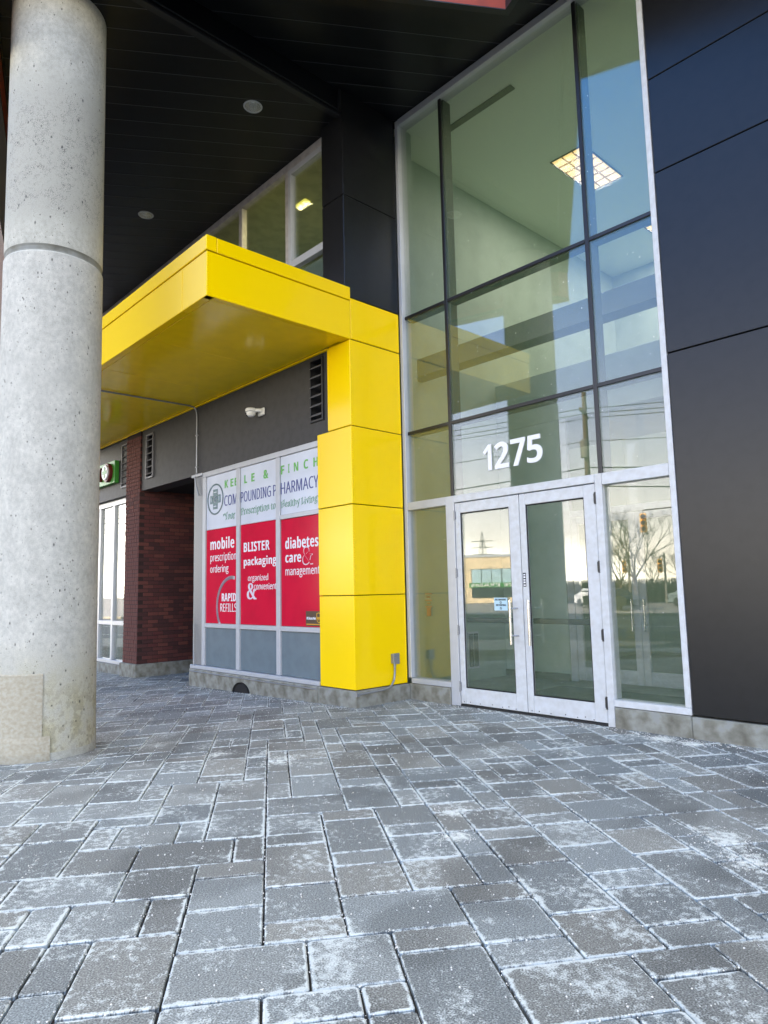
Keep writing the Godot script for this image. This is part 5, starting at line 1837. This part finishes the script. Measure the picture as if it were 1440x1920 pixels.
func make_car(at: Vector3, turn: float, paint: Material, label: String) -> void:
	var t := thing("parked_car", label, "car", at, "cars parked beyond the junction")
	var B := Basis(Vector3.UP, turn)
	var side := PackedVector2Array([Vector2(-2.15, 0.3), Vector2(2.15, 0.3), Vector2(2.2, 0.7), Vector2(1.9, 0.88), Vector2(1.1, 0.95), Vector2(0.5, 1.4), Vector2(-0.9, 1.45), Vector2(-1.6, 1.0), Vector2(-2.15, 0.92)])
	var st := begin()
	var idx := Geometry2D.triangulate_polygon(side)
	for z in [-0.85, 0.85]:
		for i in range(0, idx.size(), 3):
			var p := []
			for k in 3:
				p.append(at + B * Vector3(side[idx[i + k]].x, side[idx[i + k]].y, z * (0.86 if side[idx[i + k]].y > 1.1 else 1.0)))
			tri(st, p[0], p[1], p[2], B * Vector3(0, 0, z))
	for i in side.size():
		var a := side[i]
		var b := side[(i + 1) % side.size()]
		var d := b - a
		var za := 0.85 * (0.86 if a.y > 1.1 else 1.0)
		var zb := 0.85 * (0.86 if b.y > 1.1 else 1.0)
		quad(st, at + B * Vector3(a.x, a.y, -za), at + B * Vector3(b.x, b.y, -zb), at + B * Vector3(b.x, b.y, zb), at + B * Vector3(a.x, a.y, za), B * Vector3(d.y, -d.x, 0))
	obj("body", st, paint, t)
	st = begin()
	box(st, Vector3(-1.35, 1.02, -0.80), Vector3(0.6, 1.36, 0.80), 0.12, Transform3D(B, at))
	obj("window", st, M.camera_lens, t)
	for x in [-1.35, 1.35]:
		for z in [-0.78, 0.78]:
			st = begin()
			lathe(st, at + B * Vector3(x, 0.32, z), [Vector2(0, -0.1), Vector2(0.32, -0.1), Vector2(0.32, 0.1), Vector2(0, 0.1)], 16, B * Basis(Vector3.RIGHT, PI / 2))
			obj("wheel", st, M.rubber, t)

# ---------------------------------------------------------------- small fittings
func build_small() -> void:
	# recessed downlights
	for k in 2:
		var p: Vector2 = LAMP_SPOTS[k]
		var t := thing("downlight", ["unlit round downlight in the soffit nearest the dark corner pier", "unlit round downlight in the soffit above the far end of the yellow canopy"][k], "downlight", Vector3(p.x, 7.69, p.y), "round soffit downlights")
		var st := begin()
		lathe(st, Vector3(p.x, 7.70, p.y), [Vector2(0.106, 0.01), Vector2(0.104, -0.006), Vector2(0.118, -0.008), Vector2(0.124, 0.0)], 28)
		obj("trim_ring", st, M.aluminium, t)
		st = begin()
		lathe(st, Vector3(p.x, 7.70, p.y), [Vector2(0.106, 0.0), Vector2(0.098, 0.06), Vector2(0.078, 0.12), Vector2(0.05, 0.15), Vector2(0.0, 0.155)], 28, Basis.IDENTITY, true)
		obj("reflector", st, M.lamp_reflector, t)
		st = begin()
		lathe(st, Vector3(p.x, 7.76, p.y), [Vector2(0, 0), Vector2(0.025, 0.01), Vector2(0.035, 0.05), Vector2(0.03, 0.09)], 14)
		obj("bulb", st, M.film_white, t)
	# security camera on the wall band
	var c := Vector3(-8.60, 4.10, -5.53)
	var t2 := thing("security_camera", "small white dome security camera on the charcoal wall band", "security camera", c)
	var st2 := begin()
	box(st2, c + Vector3(-0.02, -0.06, 0.0), c + Vector3(0.14, 0.05, 0.03), 0.008)
	tube(st2, [c + Vector3(0.09, 0.01, 0.03), c + Vector3(0.06, 0.012, 0.09), c + Vector3(-0.02, 0.012, 0.13)], 0.028, 10)
	obj("wall_bracket", st2, M.camera_white, t2)
	st2 = begin()
	lathe(st2, c + Vector3(-0.03, -0.015, 0.14), [Vector2(0.0, 0.065), Vector2(0.072, 0.06), Vector2(0.085, 0.045), Vector2(0.085, 0.01), Vector2(0.0, 0.008)], 24)
	obj("hood", st2, M.camera_white, t2)
	st2 = begin()
	lathe(st2, c + Vector3(-0.03, -0.01, 0.14), [Vector2(0.07, 0.0), Vector2(0.066, -0.035), Vector2(0.045, -0.062), Vector2(0.0, -0.074)], 22)
	var ball := obj("eyeball", st2, M.camera_white, t2)
	st2 = begin()
	lathe(st2, c + Vector3(-0.055, -0.045, 0.185), [Vector2(0.0, 0.012), Vector2(0.026, 0.010), Vector2(0.030, 0.0)], 16, Basis(Vector3.RIGHT, PI * 0.62))
	obj("lens", st2, M.camera_lens, ball)
	# conduit along the canopy soffit and down the wall band
	var t3 := thing("long_conduit", "thin grey conduit bending from the canopy underside down the charcoal wall", "conduit", Vector3(-10.53, 2.5, -5.5))
	var path := [Vector3(-10.62, 4.607, -3.72), Vector3(-10.58, 4.607, -4.6), Vector3(-10.555, 4.606, -5.38), Vector3(-10.55, 4.59, -5.46), Vector3(-10.545, 4.54, -5.50), Vector3(-10.54, 4.45, -5.51), Vector3(-10.53, 3.45, -5.51), Vector3(-10.52, 3.36, -5.48), Vector3(-10.47, 3.20, -5.48), Vector3(-10.40, 3.05, -5.485)]
	st2 = begin()
	tube(st2, path, 0.013, 10)
	obj("pipe", st2, M.galvanised, t3)
	for q in [Vector3(-10.535, 4.1, -5.51), Vector3(-10.53, 3.55, -5.51)]:
		st2 = begin()
		box(st2, q + Vector3(-0.035, -0.012, -0.017), q + Vector3(0.035, 0.012, 0.016), 0.003)
		obj("clip", st2, M.galvanised, t3)
	st2 = begin()
	tube(st2, [Vector3(-10.55, 0.92, -5.49), Vector3(-10.51, 0.5, -5.47), Vector3(-10.46, 0.25, -5.45)], 0.008, 8)
	obj("loose_cable", st2, M.galvanised, t3)
	# junction box on the pillar
	var t4 := thing("junction_box", "grey junction box and bent conduit low on the yellow pillar", "junction box", Vector3(-6.43, 0.1, -6.1))
	obj("box_body", bx(-6.432, -6.375, 0.475, 0.595, -6.165, -6.075, 0.006), M.galvanised, t4)
	obj("box_cover", bx(-6.374, -6.366, 0.468, 0.602, -6.172, -6.068, 0.004), M.galvanised, t4)
	st2 = begin()
	tube(st2, [Vector3(-6.40, 0.475, -6.115), Vector3(-6.40, 0.36, -6.112), Vector3(-6.395, 0.27, -6.09), Vector3(-6.388, 0.21, -6.04), Vector3(-6.388, 0.180, -5.97), Vector3(-6.388, 0.168, -5.86), Vector3(-6.388, 0.158, -5.50)], 0.013, 10)
	obj("pipe", st2, M.galvanised, t4)
	st2 = begin()
	tube(st2, [Vector3(-6.40, 0.44, -6.115), Vector3(-6.40, 0.475, -6.115)], 0.018, 10)
	box(st2, Vector3(-6.405, 0.135, -5.50), Vector3(-6.37, 0.18, -5.44), 0.005)
	obj("fitting", st2, M.galvanised, t4)
